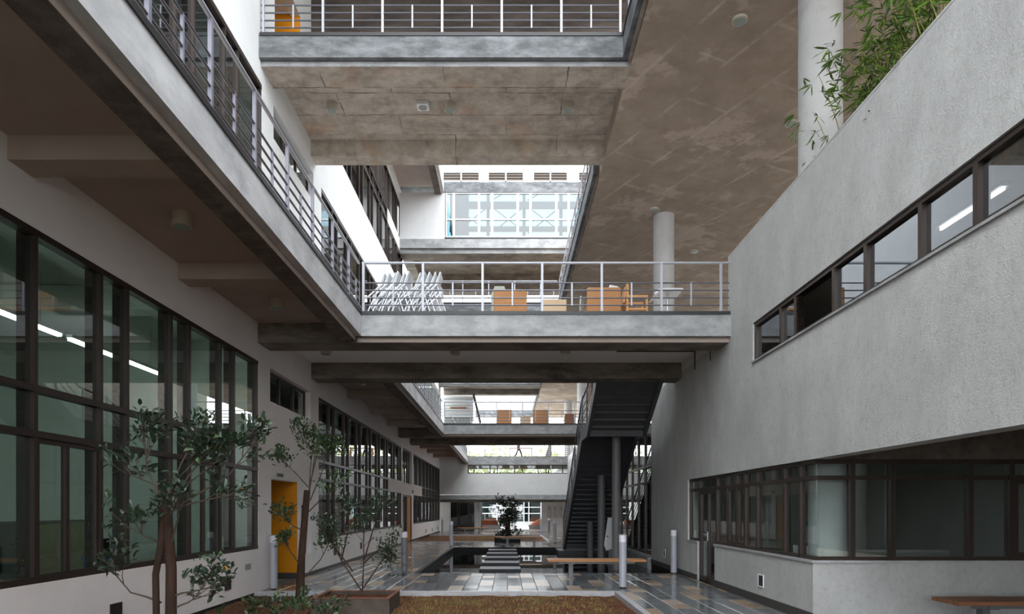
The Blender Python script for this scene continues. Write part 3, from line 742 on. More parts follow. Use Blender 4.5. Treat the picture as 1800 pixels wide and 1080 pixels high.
y = XL
xk = XL
while xk < 2.15:
    x2 = min(xk+1.16, 2.16); pbox('kerb_stone', xk+.003, x2-.003, 13.07, 13.19, -.2, .028, M['kerb'], kb); xk = x2
yk = 5.5
while yk < 13.06:
    y2 = min(yk+1.25, 13.07); pbox('kerb_stone', 2.05, 2.16, yk+.003, y2-.003, -.2, .028, M['kerb'], kb); yk = y2
struct('trim_3', B().box(XL, 2.1, 33.68, 33.8, -.2, .02).box(2.0, 2.1, 33.8, 42.7, -.2, .02).box(XL, 2.1, 42.6, 42.72, -.2, .04), M['kerb'])

# ---------------------------------------------------------------- railings
def railing(label, p0, p1, z, first_post=0.0, sp=1.15, post_m='rail_w', name='balcony_railing', lean=0, group=None):
    p0 = Vector((p0[0], p0[1], z)); p1 = Vector((p1[0], p1[1], z)); L = (p1-p0).length
    rz = math.atan2(p1.y-p0.y, p1.x-p0.x)
    t = thing(name, label, 'railing', p0, rz, group)
    R_ = M['rail']
    obj('base_channel', B().box(0, L, -.078, .05, -.035, .03), M['black'], t)
    obj('top_rail', B().tube([(0, 0, .98), (L, 0, .98)], .025, 8), M['rail_w'], t, True)
    k = ('rail', round(L, 3))
    if k not in _cache: _cache[k] = B().tube([(0, 0, 0), (L, 0, 0)], .015, 6).mesh('rail', R_, True)
    for h in (.165, .305, .45, .595): link('rail', _cache[k], t, (0, 0, h))
    pk = ('post', post_m)
    if pk not in _cache:
        _cache[pk] = B().box(-.022, .022, -.02, .02, .03, .975).mesh('post', M[post_m])
        _cache[('bal', post_m)] = B().box(-.014, .014, -.014, .014, .155, .6).mesh('baluster', M[post_m])
    d = first_post
    while d <= L+.001:
        link('post', _cache[pk], t, (min(max(d, .022), L-.022), 0, 0))
        if d+sp/2 < L: link('baluster', _cache[('bal', post_m)], t, (d+sp/2, 0, 0))
        d += sp
    return t
e = .06
railing('grey steel railing along the nearest stretch of the left balcony', (XB-e, .6), (XB-e, 13.12+e), Z1, .25, post_m='rail_m')
railing('steel railing across the front of the lower bridge nearest the viewer', (XB-e+.06, 13.12+e), (XR-.02, 13.12+e), Z1, .03)
railing('steel railing across the front of the upper concrete bridge', (XU+.02, 13.12+e), (XG-.02, 13.12+e), Z2, .05)
railing('steel railing on the left balcony between the first and second bridges', (XB-e, 17.7), (XB-e, 30.19+e), Z1, .25, post_m='rail_m')
railing('steel railing across the front of the second lower bridge', (XB-e+.06, 30.19+e), (XR-.02, 30.19+e), Z1, .03)
railing('steel railing on the left balcony beyond the second bridge', (XB-e, 34.75), (XB-e, 48.9), Z1, .25, post_m='rail_m')
railing('steel railing above the strip window of the end wall', (XB+.02, 48.95), (4.5, 48.95), Z1, .03)
railing('railing on the edge of the upper right gallery nearest the viewer', (XG+e, 13.1), (XG+e, .6), Z2, .3, post_m='rail_m')
railing('railing on the edge of the upper right gallery past the upper bridge', (XG+e, 30.15), (XG+e, 17.7), Z2, .3, post_m='rail_m')
railing('pale railing across the upper bridge below the glazed band', (XU+.1, 30.19+e), (XG, 30.19+e), Z2, .4)

# ---------------------------------------------------------------- staircase
sx0, sx1 = 2.24, 3.92
def sbot(y):
    if y <= 19.3: return 4.88-(y-17.0)*.53
    if y <= 20.6: return 3.66
    return 3.66-(y-20.6)*.545
st = thing('staircase', 'charcoal steel staircase rising from the pool side to the lower bridge', 'staircase', (0, 0, 0))
D = .42
low = [(16.95, sbot(16.95)), (19.3, 3.66), (20.6, 3.66), (27.3, 0.0)]
up = [(27.75, 0.0), (27.75, .17), (20.75, 3.66+D-.08), (19.2, 3.66+D-.0), (16.95, sbot(16.95)+D)]
for x in (sx0, sx1-.10): obj('stringer', B().prism(low+up, 0, x, x+.10), M['stair'], st)
n1, n2 = 8, 24
step = B().box(sx0+.1, sx1-.1, 0, .30, -.03, 0).box(sx0+.1, sx1-.1, 0, .02, -.17, -.03).mesh('step', M['stair'])
z = Z1
for k in range(n1):
    z = Z1-(k+1)*.167; link('step', step, st, (0, 17.0+k*.292, z))
zl = z
obj('landing', B().box(sx0+.1, sx1-.1, 19.3, 20.75, zl-.06, zl-.01), M['stair'], st)
obj('landing_beam', B().box(sx0+.1, sx1-.1, 19.25, 19.4, 3.66, zl-.06), M['stair'], st)
for k in range(n2):
    zz = zl-(k+1)*zl/(n2+1); link('step', step, st, (0, 20.75+k*.289, zz))
obj('soffit_plate', B().prism([(16.95, sbot(16.95)+.14), (19.3, 3.80), (19.3, 3.84), (16.95, sbot(16.95)+.18)], 0, sx0+.1, sx1-.1), M['stair'], st)
obj('soffit_plate', B().prism([(20.6, 3.78), (27.2, .18), (27.2, .22), (20.6, 3.82)], 0, sx0+.1, sx1-.1), M['stair'], st)
for (x, y) in ((3.17, 19.9), (3.1, 22.5), (3.08, 25.4)):
    obj('support_column', B().lathe(x, y, [(.125, -.2), (.125, sbot(y)+.1)], 20), M['stair_col'], st, True)
for x in (sx0+.02, sx1-.02):
    def zt(y): return sbot(y)+D+ (0 if y <= 20.6 else -.05)
    pts = [16.95, 19.25, 20.7, 27.6]
    obj('handrail', B().tube([(x, y, zt(y)+.95) for y in pts], .025, 8), M['rail'], st, True)
    for h in (.25, .45, .65): obj('stair_rail', B().tube([(x, y, zt(y)+h) for y in pts], .012, 6), M['rail'], st, True)
    y = 17.1
    while y < 27.6:
        obj('stair_post', B().box(x-.02, x+.02, y-.02, y+.02, zt(y)-.1, zt(y)+.95), M['rail'], st); y += 1.16
struct('pool_plinth', B().box(2.0, 4.1, 26.6, 28.6, -.45, -.02), M['granite'])
t = thing('leaning_panel', 'white slanted panel standing behind the stair columns', 'panel', (3.28, 21.6, -.16))
obj('panel_board', B().prism([(-.22, .62), (-.10, 1.5), (.20, 1.5), (.10, .55), (-.15, .45)], 1, -.05, .05), M['frame_white'], t)
obj('stand', B().box(-.08, .04, -.04, .04, .0, .6), M['stair_col'], t)
obj('panel_dot', B().box(-.14, -.10, -.06, -.05, .88, .93), M['dark'], t)

# ---------------------------------------------------------------- bollards
def bollard(x, y, label, body='bollard', h=1.09, r=.078):
    t = thing('bollard_light', label, 'bollard', (x, y, 0), 0, 'cylindrical bollard lights')
    k = ('bol', body, h)
    if k not in _cache:
        _cache[k] = (B().lathe(0, 0, [(r*.7, 0), (r*.7, .03)], 16).mesh('foot', M['dark'], True),
                     B().lathe(0, 0, [(r, .03), (r, h-.15)], 20).mesh('body', M[body], True),
                     B().lathe(0, 0, [(r*.97, h-.15), (r*.97, h-.015)], 20).mesh('lens', M['lens'], True),
                     B().lathe(0, 0, [(r, h-.015), (r, h-.004), (r*.9, h)], 20).mesh('cap', M[body], True))
    for nm, me in zip(('foot', 'body', 'lens', 'cap'), _cache[k]): link(nm, me, t)
bollard(2.34, 13.85, 'pale grey bollard standing at the corner of the soil bed beside the bench')
bollard(4.14, 17.0, 'grey bollard against the right wall near the glass door')
bollard(-4.66, 13.6, 'grey bollard at the left wall beside the orange doorway')
bollard(-2.53, 16.75, 'grey bollard in shade by the near left corner of the pool', 'bollard_d', 1.06)
bollard(-2.42, 29.4, 'pale bollard at the far left corner of the pool')
bollard(2.25, 32.4, 'grey bollard by the near right corner of the far soil bed')
bollard(-4.15, 43.6, 'slim grey bollard at the far end of the left wall')
bollard(2.3, 46.5, 'grey bollard in front of the far wall of panels')
bollard(-2.2, 57.5, 'grey bollard in the bright court before the left soil block')
bollard(3.0, 49.4, 'dark bollard right under the end wall beside the panels', 'bollard_d', .95)

# ---------------------------------------------------------------- benches
def bench(x0, x1, y0, y1, zt, label, wood, legs, cross=False):
    t = thing('timber_bench', label, 'bench', ((x0+x1)/2, (y0+y1)/2, 0))
    L, W = (x1-x0)/2, (y1-y0)/2; n = 5
    sw = 2*W/n
    me = B().box(-L, L, -sw/2+.006, sw/2-.006, zt-.05, zt).mesh('slat', M[wood])
    for k in range(n): link('slat', me, t, (0, -W+sw*(k+.5), 0))
    obj('under_rail', B().box(-L+.25, L-.25, -W*.7, -W*.7+.05, zt-.10, zt-.05).box(-L+.25, L-.25, W*.7-.05, W*.7, zt-.10, zt-.05), M['steel_leg'], t)
    lm = B().box(-.07, .07, -W*.75, W*.75, zt-.11, zt-.05).box(-.05, .05, -.06, .06, .015, zt-.11).box(-.09, .09, -W*.6, W*.6, 0, .015).mesh('leg', M['steel_leg'])
    for x in legs: link('leg', lm, t, (x-(x0+x1)/2, 0, 0))
bench(.93, 3.2, 15.7, 16.25, .44, 'timber bench on grey steel legs at the near edge of the pool', 'bench', (1.48, 2.7))
bench(5.7, 7.95, 8.62, 9.18, .43, 'dark timber bench against the low right wall under the corner window', 'bench_d', (6.2, 7.45))
bench(-.5, 1.5, 29.3, 29.8, .42, 'timber bench between the pool and the far soil bed', 'bench_d', (.0, 1.15))
bench(-3.25, -1.25, 44.0, 44.5, .43, 'timber bench beyond the far soil bed near the dark doorway', 'bench', (-2.75, -1.85))

# ---------------------------------------------------------------- plants
def leaf_mesh(name, L, W, m, fold=.25):
    q = B(); q.v = [(0, 0, 0), (L*.35, W/2, fold*W), (L*.75, W*.38, fold*W*.8), (L, 0, -.04*L), (L*.75, -W*.38, fold*W*.8), (L*.35, -W/2, fold*W), (L*.45, 0, 0)]
    q.f = [(0, 6, 1), (6, 3, 2, 1), (0, 5, 6), (6, 5, 4, 3)]
    me = bpy.data.meshes.new(name); me.from_pydata(q.v, [], q.f); me.materials.append(m); return me
def leaf_matrix(rnd, p, d, s, droop=.5):
    d = (d.normalized() + Vector((rnd.gauss(0, .6), rnd.gauss(0, .6), rnd.gauss(-.05, .5)))).normalized()
    up = Vector((rnd.gauss(0, .4), rnd.gauss(0, .4), 1)); sd = up.cross(d)
    if sd.length < 1e-3: sd = Vector((1, 0, 0))
    sd.normalize(); u = d.cross(sd)
    mt = Matrix((d, sd, u)).transposed().to_4x4(); mt = Matrix.Translation(p) @ mt @ Matrix.Diagonal((s, s, s, 1)); return mt
def grow(rnd, p, d, L, r, depth, segs, tips, wig=.25, kids=(2, 3), spread=.7, up=.15):
    pts = [Vector(p)]; rad = [r]; d = Vector(d).normalized(); n = 4
    for i in range(n):
        d = (d + Vector((rnd.gauss(0, wig), rnd.gauss(0, wig), rnd.gauss(up, wig*.6)))*.5).normalized()
        pts.append(pts[-1]+d*L/n); rad.append(r*(1-.6*(i+1)/n))
    segs.append((pts, rad))
    if depth == 0:
        for i in (2, 3, 4): tips.append((pts[i], d, i))
        return
    for k in range(rnd.randint(*kids)):
        i = rnd.choice((2, 3, 4)); dd = (d + Vector((rnd.gauss(0, spread), rnd.gauss(0, spread), rnd.gauss(.1, spread*.6)))).normalized()
        grow(rnd, pts[i], dd, L*rnd.uniform(.55, .8), rad[i]*.75, depth-1, segs, tips, wig, kids, spread, up)
    if depth <= 1: tips.append((pts[-1], d, 4))
def add_leaves(t, rnd, tips, per, meshes, smin, smax, n_single, jitter=.05):
    mats = [leaf_matrix(rnd, p+Vector((rnd.gauss(0, jitter), rnd.gauss(0, jitter), rnd.gauss(0, jitter))), d, rnd.uniform(smin, smax)) for (p, d, i) in tips for _ in range(per)]
    rnd.shuffle(mats)
    for mt in mats[:n_single]:
        o = link('leaf', rnd.choice(meshes), t); o.matrix_local = mt
    if len(mats) > n_single:
        q = B(); me0 = meshes[0]; vs = [v.co.copy() for v in me0.vertices]; fs = [tuple(p.vertices) for p in me0.polygons]
        for mt in mats[n_single:]:
            o_ = len(q.v); q.v += [tuple(mt @ v) for v in vs]; q.f += [tuple(i+o_ for i in f) for f in fs]
        me = bpy.data.meshes.new('foliage'); me.from_pydata(q.v, [], q.f); me.materials.append(me0.materials[0])
        o = link('foliage', me, t); o['kind'] = 'stuff'
LD = [leaf_mesh('leaf', 1, .5, M['leaf']), leaf_mesh('leaf', 1, .45, M['leaf']), leaf_mesh('leaf', 1, .55, M['leaf_l']), leaf_mesh('leaf', 1, .5, M['leaf'])]
LY = leaf_mesh('leaf', 1, .5, M['leaf_y'])

# big cut-back tree at the left (two trunks)
rnd = random.Random(21)
T1 = Vector((-3.55, 7.0, -.06))
t = thing('pollarded_tree', 'twin-trunked young tree with cut stumps and dark leaves before the left window', 'tree', T1)
def P1(x, y, dy=0):   # tree outline measured on its own plane, kept in metres from the trunk foot
    return Vector(((x-CX)*7.0/F-T1.x, dy, EYE+(CY-y)*7.0/F-T1.z))
obj('trunk', B().tube([(P1(300, 1080).x, 0, 0), P1(301, 1000), P1(296, 940), P1(290, 882)], [.06, .052, .05, .05], 12), M['bark'], t, True)
obj('trunk', B().tube([(P1(280, 1080).x, -.04, 0), P1(278, 1010, -.05), P1(287, 950, -.03), P1(290, 900, 0)], [.035, .033, .036, .035], 10), M['bark'], t, True)
segs = []; tips = []
limbs = [((290, 885), (268, 830), (272, 762)), ((286, 905), (262, 850), (205, 830)), ((292, 880), (310, 815), (330, 760)), ((298, 890), (340, 830), (385, 785)),
         ((300, 900), (350, 885), (430, 870)), ((296, 910), (340, 850), (420, 795)), ((294, 890), (320, 840), (365, 800)), ((300, 960), (325, 905), (330, 890)),
         ((286, 960), (275, 945), (252, 925)), ((284, 1060), (240, 1040), (205, 985)), ((300, 1050), (340, 1040), (385, 1030)), ((300, 1075), (330, 1060), (345, 1050)), ((298, 900), (400, 840), (455, 770))]
for i, lb in enumerate(limbs):
    dy = rnd.uniform(-.3, .25)
    a, bb, c = P1(*lb[0]), P1(lb[1][0], lb[1][1], dy*.5), P1(lb[2][0], lb[2][1], dy)
    segs.append(([a, (a+bb)/2+Vector((0, 0, .01)), bb, (bb+c)/2, c], [.012, .010, .008, .006, .004]))
    for k in range(7 if i < 8 or i == 12 else 5):
        s0 = bb.lerp(c, rnd.uniform(.2, 1)); d = (c-bb).normalized()+Vector((rnd.gauss(0, .5), rnd.gauss(0, .5), rnd.gauss(.15, .4)))
        grow(rnd, s0, d, rnd.uniform(.12, .26), .006, 1, segs, tips, .35, (1, 2), .8)
q = B()
for pts, rad in segs: q.tube(pts, rad, 5, False)
obj('branches', q, M['twig'], t, True)
add_leaves(t, rnd, tips, 3, LD, .055, .10, 298, .035)
for k in range(5):
    p, d, i = rnd.choice(tips); o = link('leaf', LY, t); o.matrix_local = leaf_matrix(rnd, p, d, .07)

# slender tree by the orange door
rnd = random.Random(5)
T2 = Vector((-3.95, 12.85, -.06)); YY = T2.y
def P2(x, y, dy=0): return Vector(((x-CX)*YY/F-T2.x, dy, EYE+(CY-y)*YY/F-T2.z))
t = thing('slender_tree', 'slim tree with a cut trunk and light tufts beside the orange doorway', 'tree', T2)
obj('trunk', B().tube([(P2(527, 1040).x, 0, 0), P2(530, 980), P2(535, 920), P2(540, 862)], [.085, .07, .065, .06], 12), M['bark'], t, True)
segs, tips = [], []
for lb in (((542, 880), (545, 820), (550, 772)), ((543, 870), (552, 800), (525, 765)), ((545, 880), (570, 830), (580, 800)), ((535, 935), (520, 925), (510, 915)), ((532, 1000), (515, 970), (512, 955)), ((540, 1010), (560, 985), (575, 950)), ((545, 860), (520, 830), (505, 815)), ((543, 900), (565, 880), (590, 860)), ((545, 850), (560, 800), (590, 800))):
    dy = rnd.uniform(-.3, .3); a, bb, c = P2(*lb[0]), P2(lb[1][0], lb[1][1], dy*.5), P2(lb[2][0], lb[2][1], dy)
    segs.append(([a, bb, (bb+c)/2, c], [.013, .010, .007, .004]))
    for k in range(8):
        grow(rnd, bb.lerp(c, rnd.uniform(.2, 1)), (c-bb).normalized()+Vector((rnd.gauss(0, .5), rnd.gauss(0, .5), .2)), rnd.uniform(.15, .3), .006, 1, segs, tips, .35, (1, 2), .8)
q = B()
for pts, rad in segs: q.tube(pts, rad, 5, False)
obj('branches', q, M['twig'], t, True)
add_leaves(t, rnd, tips, 3, [LD[2], LD[0]], .055, .10, 250, .045)

# square planter with a small tree
t = thing('square_planter', 'low square brown planter with soil at the edge of the bed', 'planter', (-2.48, 11.28, -.06))
w2 = .62; d2 = .52; h = .25
obj('planter_wall', B().box(-w2, w2, -d2, -d2+.06, 0, h).box(-w2, w2, d2-.06, d2, 0, h).box(-w2, -w2+.06, -d2+.06, d2-.06, 0, h).box(w2-.06, w2, -d2+.06, d2-.06, 0, h), M['planter'], t, bevel=.008)
obj('planter_rim', B().box(-w2-.004, w2+.004, -d2-.004, -d2+.064, h, h+.012).box(-w2-.004, w2+.004, d2-.064, d2+.004, h, h+.012).box(-w2-.004, -w2+.064, -d2+.064, d2-.064, h, h+.012).box(w2-.064, w2+.004, -d2+.064, d2-.064, h, h+.012), M['rust'], t)
obj('planter_soil', B().box(-w2+.06, w2-.06, -d2+.06, d2-.06, 0, h-.05), M['soil'], t)
rnd = random.Random(11)
T3 = Vector((-2.44, 11.4, .14)); YY = T3.y
def P3(x, y, dy=0): return Vector(((x-CX)*YY/F-T3.x, dy, EYE+(CY-y)*YY/F-T3.z))
t = thing('planter_sapling', 'bushy sapling with three stems growing in the square planter', 'tree', T3)
segs, tips = [], []
for lb in (((636, 1040), (600, 985), (585, 950)), ((637, 1040), (640, 980), (640, 900)), ((638, 1035), (660, 1000), (695, 950)), ((620, 1005), (590, 960), (575, 930)), ((640, 985), (655, 930), (670, 885)), ((600, 985), (610, 930), (605, 890)), ((640, 990), (670, 965), (690, 985))):
    dy = rnd.uniform(-.3, .3); a, bb, c = P3(*lb[0]), P3(lb[1][0], lb[1][1], dy*.5), P3(lb[2][0], lb[2][1], dy)
    segs.append(([a, bb, (bb+c)/2, c], [.014, .011, .008, .005]))
    for k in range(13):
        grow(rnd, bb.lerp(c, rnd.uniform(.0, 1.05)), (c-bb).normalized()+Vector((rnd.gauss(0, .6), rnd.gauss(0, .6), .2)), rnd.uniform(.12, .26), .005, 1, segs, tips, .35, (1, 2), .8)
q = B()
for pts, rad in segs: q.tube(pts, rad, 5, False)
obj('branches', q, M['bark'], t, True)
add_leaves(t, rnd, tips, 3, [LD[0], LD[2]], .04, .075, 200, .04)

# ground shrubs
def shrub(x, y, r, h, label, n, seed, m0=2):
    rnd = random.Random(seed); t = thing('ground_shrub', label, 'shrub', (x, y, -.06), 0); segs, tips = [], []
    for k in range(n):
        a = rnd.uniform(0, 6.28); e_ = rnd.uniform(.3, 1)
        grow(rnd, (0, 0, 0), (math.cos(a)*e_*r, math.sin(a)*e_*r, h*rnd.uniform(.5, 1.1)), h*rnd.uniform(.7, 1.2), .008, 1, segs, tips, .3, (1, 2), .7, .05)
    q = B()
    for pts, rad in segs: q.tube(pts, rad, 5, False)
    obj('stems', q, M['twig'], t, True)
    add_leaves(t, rnd, tips, 2, [LD[m0], LD[0]], .06, .11, 60, .03)
shrub(-3.15, 9.95, .45, .34, 'leafy ground shrub in the soil before the square planter', 12, 1)
shrub(-2.75, 10.3, .3, .28, 'small shrub touching the front of the square planter', 8, 2)
shrub(-3.6, 10.7, .3, .26, 'small leafy shrub at the foot of the slim tree', 7, 3)
shrub(-4.15, 11.0, .3, .18, 'lowest shrub beside the left wall before the grey bollard', 6, 4)
shrub(-3.6, 9.1, .35, .25, 'sparse shrub between the twin-trunked tree and the planter', 6, 6)

# dark tree in the far planter
t = thing('far_planter', 'dark stone planter box beyond the pool in front of the far bed', 'planter', (0.0, 33.0, 0))
obj('planter_wall', B().box(-.62, .62, -.5, -.42, 0, .26).box(-.62, .62, .42, .5, 0, .26).box(-.62, -.54, -.42, .42, 0, .26).box(.54, .62, -.42, .42, 0, .26), M['pool'], t)
obj('planter_soil', B().box(-.54, .54, -.42, .42, 0, .2), M['soil'], t)
rnd = random.Random(31)
t = thing('far_tree', 'dense dark bushy tree rising from the dark far planter', 'tree', (0, 33.0, .2)); segs, tips = [], []
obj('trunk', B().tube([(0, 0, 0), (.03, 0, .7), (-.05, 0, 1.4)], [.14, .12, .08], 8), M['bark'], t, True)
for k in range(34):
    z = rnd.uniform(.35, 1.75); a = rnd.uniform(0, 6.28)
    grow(rnd, (0, 0, z), (math.cos(a), math.sin(a), .4), rnd.uniform(.25, .5)*(1.25-.45*z/1.9), .012, 1, segs, tips, .3, (1, 2), .7)
for k in range(10):
    a = rnd.uniform(0, 6.28); grow(rnd, (rnd.uniform(-.4, .5), 0, 0), (math.cos(a), math.sin(a), .5), .3, .01, 1, segs, tips, .3, (1, 2), .7)
q = B()
for pts, rad in segs: q.tube(pts, rad, 4, False)
obj('branches', q, M['bark'], t, True)
add_leaves(t, rnd, tips, 6, [LD[0]], .09, .16, 0, .07)

# bamboo behind the right parapet
LBm = [leaf_mesh('leaf', 1, .13, M['leaf_b'], .15), leaf_mesh('leaf', 1, .12, M['leaf_b'], .1), leaf_mesh('leaf', 1, .14, M['leaf_l'], .1)]
def bamboo(x, y, culms, label, seed, n_single, droopx=-.25, hh=(1.6, 2.7)):
    rnd = random.Random(seed); t = thing('bamboo', label, 'bamboo', (x, y, Z1+.3), 0); mats = []
    for k in range(culms):
        bx, by = rnd.uniform(-.18, .18), rnd.uniform(-.45, .45); h = rnd.uniform(*hh)
        lean = Vector((rnd.gauss(droopx, .22), rnd.gauss(0, .3), 0)); pts = []
        for i in range(7):
            u = i/6; pts.append(Vector((bx, by, 0))+Vector((0, 0, h*u*(1-.12*u)))+lean*u*u*h*.45)
        obj('culm', B().tube(pts, [.012*(1-.7*i/6) for i in range(7)], 6), M['culm'], t, True)
        for i in range(2, 7):
            for r_ in range(3 if i < 6 else 4):
                p = pts[i]+Vector((rnd.gauss(0, .1), rnd.gauss(0, .14), rnd.gauss(0, .12)))
                a = rnd.uniform(0, 6.28); bd = Vector((math.cos(a), math.sin(a), rnd.uniform(-.3, .3)))
                tip = p+bd*rnd.uniform(.1, .25)
                for q_ in range(rnd.randint(4, 6)):
                    d = (bd*.7+Vector((rnd.gauss(0, .45), rnd.gauss(0, .45), rnd.uniform(-.9, .15)))).normalized()
                    up = Vector((rnd.gauss(0, .5), rnd.gauss(0, .5), 1)); sd = up.cross(d).normalized(); u_ = d.cross(sd); s = rnd.uniform(.13, .24)
                    mats.append(Matrix.Translation(tip) @ Matrix((d, sd, u_)).transposed().to_4x4() @ Matrix.Diagonal((s, s, s, 1)))
    rnd.shuffle(mats)
    for mt in mats[:n_single]:
        o = link('leaf', rnd.choice(LBm), t); o.matrix_local = mt
    if len(mats) > n_single:
        q = B(); vs = [v.co.copy() for v in LBm[0].vertices]; fs = [tuple(p.vertices) for p in LBm[0].polygons]
        for mt in mats[n_single:]:
            o_ = len(q.v); q.v += [tuple(mt @ v) for v in vs]; q.f += [tuple(i+o_ for i in f) for f in fs]
        me = bpy.data.meshes.new('foliage'); me.from_pydata(q.v, [], q.f); me.materials.append(M['leaf_b']); o = link('foliage', me, t); o['kind'] = 'stuff'
bamboo(4.92, 9.55, 4, 'thin bamboo clump over the right parapet closest to the round column', 3, 170, -.35, (1.7, 2.9))
bamboo(4.92, 8.5, 15, 'dense middle bamboo clump leaning over the right parapet', 4, 260, -.25, (1.7, 2.8))
bamboo(4.92, 7.4, 19, 'tall bamboo clump at the top edge of the right parapet', 6, 200, -.25, (1.7, 3.2))
struct('planter_terrace', B().box(4.65, 5.4, 6.4, 10.2, Z1, Z1+.32), M['planter'])

# far trees beyond the end
def far_tree(x, y, h, r, label, seed):
    rnd = random.Random(seed); t = thing('far_crown_tree', label, 'tree', (x, y, -.6))
    obj('trunk', B().tube([(0, 0, 0), (.1, 0, h*.4), (0, .1, h*.7)], [.2, .16, .1], 8), M['bark'], t, True)
    q = B(); vs = [v.co.copy() for v in LD[0].vertices]; fs = [tuple(p.vertices) for p in LD[0].polygons]
    for k in range(1500):
        u = Vector((rnd.gauss(0, 1), rnd.gauss(0, 1), rnd.gauss(0, 1))).normalized()*rnd.uniform(.3, 1.0)
        p = Vector((u.x*r, u.y*r*.8, h*.58+u.z*h*.42)); mt = leaf_matrix(rnd, p, u, rnd.uniform(.25, .5)); o_ = len(q.v)
        q.v += [tuple(mt @ v) for v in vs]; q.f += [tuple(i+o_ for i in f) for f in fs]
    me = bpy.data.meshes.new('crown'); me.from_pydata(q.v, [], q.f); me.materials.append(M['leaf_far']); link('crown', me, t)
for k, x in enumerate((-7, -4.2, -1.4, 1.4, 4.2, 7.2)):
    far_tree(x, 70+(k % 2)*2.5, 8.6+(k % 3)*.5, 2.1, 'pale leafy tree far beyond the end wall, %s from the left' % ('first', 'second', 'third', 'fourth', 'fifth', 'sixth')[k], 40+k)

# ---------------------------------------------------------------- downlights and speaker
def downlight(x, y, z, label, r=.115, h=.17, grp='cylindrical ceiling downlights'):
    t = thing('ceiling_downlight', label, 'downlight', (x, y, z), 0, grp)
    k = ('dl', r, h)
    if k not in _cache:
        _cache[k] = (B().lathe(0, 0, [(r, 0), (r, -h)], 20).mesh('housing', M['light_body'], True), B().lathe(0, 0, [(r*.8, -h-.001), (r*.8, -h-.012)], 20).mesh('lens', M['light_lens'], True))
    ho = link('housing', _cache[k][0], t); link('lens', _cache[k][1], ho)
for k, y in enumerate((8.35, 11.75)):
    downlight(-3.98, y, Z1-.15, 'cream cylinder downlight under the near left balcony, %s' % ('nearest to the viewer', 'just before the first bridge')[k])
for k, y in enumerate((18.9, 22.3, 25.7, 29.0)):
    downlight(-4.0, y, Z1-.15, 'cream downlight under the balcony past the first bridge, %s' % ('first of four', 'second of four', 'third of four', 'last of four')[k])
for k, x in enumerate((-4.04, -1.165, 1.29)):
    downlight(x, 15.2, Z1-.15, 'cream downlight between the beams under the first lower bridge, %s' % ('left', 'middle', 'right')[k])
for k, x in enumerate((-3.88, -1.28, 1.33)):
    downlight(x, 15.1, Z2-.15, 'cream cylinder downlight in the stained coffer of the upper bridge, %s' % ('left', 'middle', 'right')[k])
for k, (x, y) in enumerate(((4.07, 11.96), (6.3, 15.15), (4.2, 19.5), (6.2, 22.7))):
    downlight(x, y, 10.2, 'flat round light on the brown soffit, %s' % ('nearest the upper bridge corner', 'left of the tall round column', 'above the farther round column', 'farthest, over the right wall top')[k], .135, .05, 'flat lights on the brown soffit')
t = thing('ceiling_speaker', 'square white speaker box on the stained coffer of the upper bridge', 'speaker', (-1.87, 15.1, Z2-.15))
sb = obj('speaker_box', B().box(-.13, .13, -.13, .13, -.1, 0), M['frame_white'], t, bevel=.01)
obj('grille', B().lathe(0, 0, [(.095, -.1), (.095, -.108)], 20), M['sign'], sb, True)

# wall step lights, sockets, signs
def wall_box(x, y, z, side, label):
    t = thing('step_light', label, 'wall light', (x, y, z), 0, 'square recessed step lights')
    s = side
    lf = obj('light_frame', B().box(0, .014*s, -.125, -.105, -.11, .11).box(0, .014*s, .105, .125, -.11, .11).box(0, .014*s, -.105, .105, .09, .11).box(0, .014*s, -.105, .105, -.11, -.09), M['frame_white'] if s < 0 else M['frame'], t)
    obj('light_recess', B().box(0, .006*s, -.105, .105, -.09, .09), M['dark'], lf)
for k, (y, z) in enumerate(((8.45, .33), (11.83, .31), (19.2, .42), (22.6, .40), (26.0, .38), (40.6, .3), (44, .3), (47.4, .3))):
    wall_box(XL, y, z, 1, 'small dark square step light low on the left wall, %s along it' % ('first', 'second', 'third', 'fourth', 'fifth', 'sixth', 'seventh', 'eighth')[k])
wall_box(XR, 11.57, .39, -1, 'small black square step light in the low right wall under the corner window')
wall_box(XR, 18.7, .40, -1, 'small black square step light on the right wall behind the grey bollard')
t = thing('wall_socket', 'twin grey wall sockets low on the left wall near the grey bollard', 'socket', (XL, 12.75, .53))
for k in (0, 1): obj('socket_plate', B().box(0, .012, -.13+.14*k, -.02+.14*k, -.05, .05), M['sign'], t)
t = thing('door_sign', 'small grey lettered plate above the orange doorway', 'sign', (XL, 14.55, 2.33))
obj('sign_plate', B().box(0, .012, -.22, .22, -.045, .045), M['sign'], t)
for k in range(7): pbox('letter', .012, .016, -.18+k*.052, -.145+k*.052, -.025, .025, M['dark'], t)
t = thing('door_sign', 'small dark plate high beside the far orange door', 'sign', (XL, 34.9, 2.5))
obj('sign_plate', B().box(0, .02, -.2, .2, -.07, .07), M['dark'], t)
t = thing('fire_extinguisher', 'red fire extinguisher by the far wall of panels', 'extinguisher', (4.35, 50.3, 0))
obj('cylinder', B().lathe(0, 0, [(.09, .05), (.09, .5), (.03, .6)], 12), M['red'], t, True); obj('hose', B().tube([(.0, 0, .62), (.14, 0, .5), (.16, 0, .2)], .02, 6), M['dark'], t, True); obj('stand', B().box(-.1, .1, -.1, .1, 0, .05), M['dark'], t)

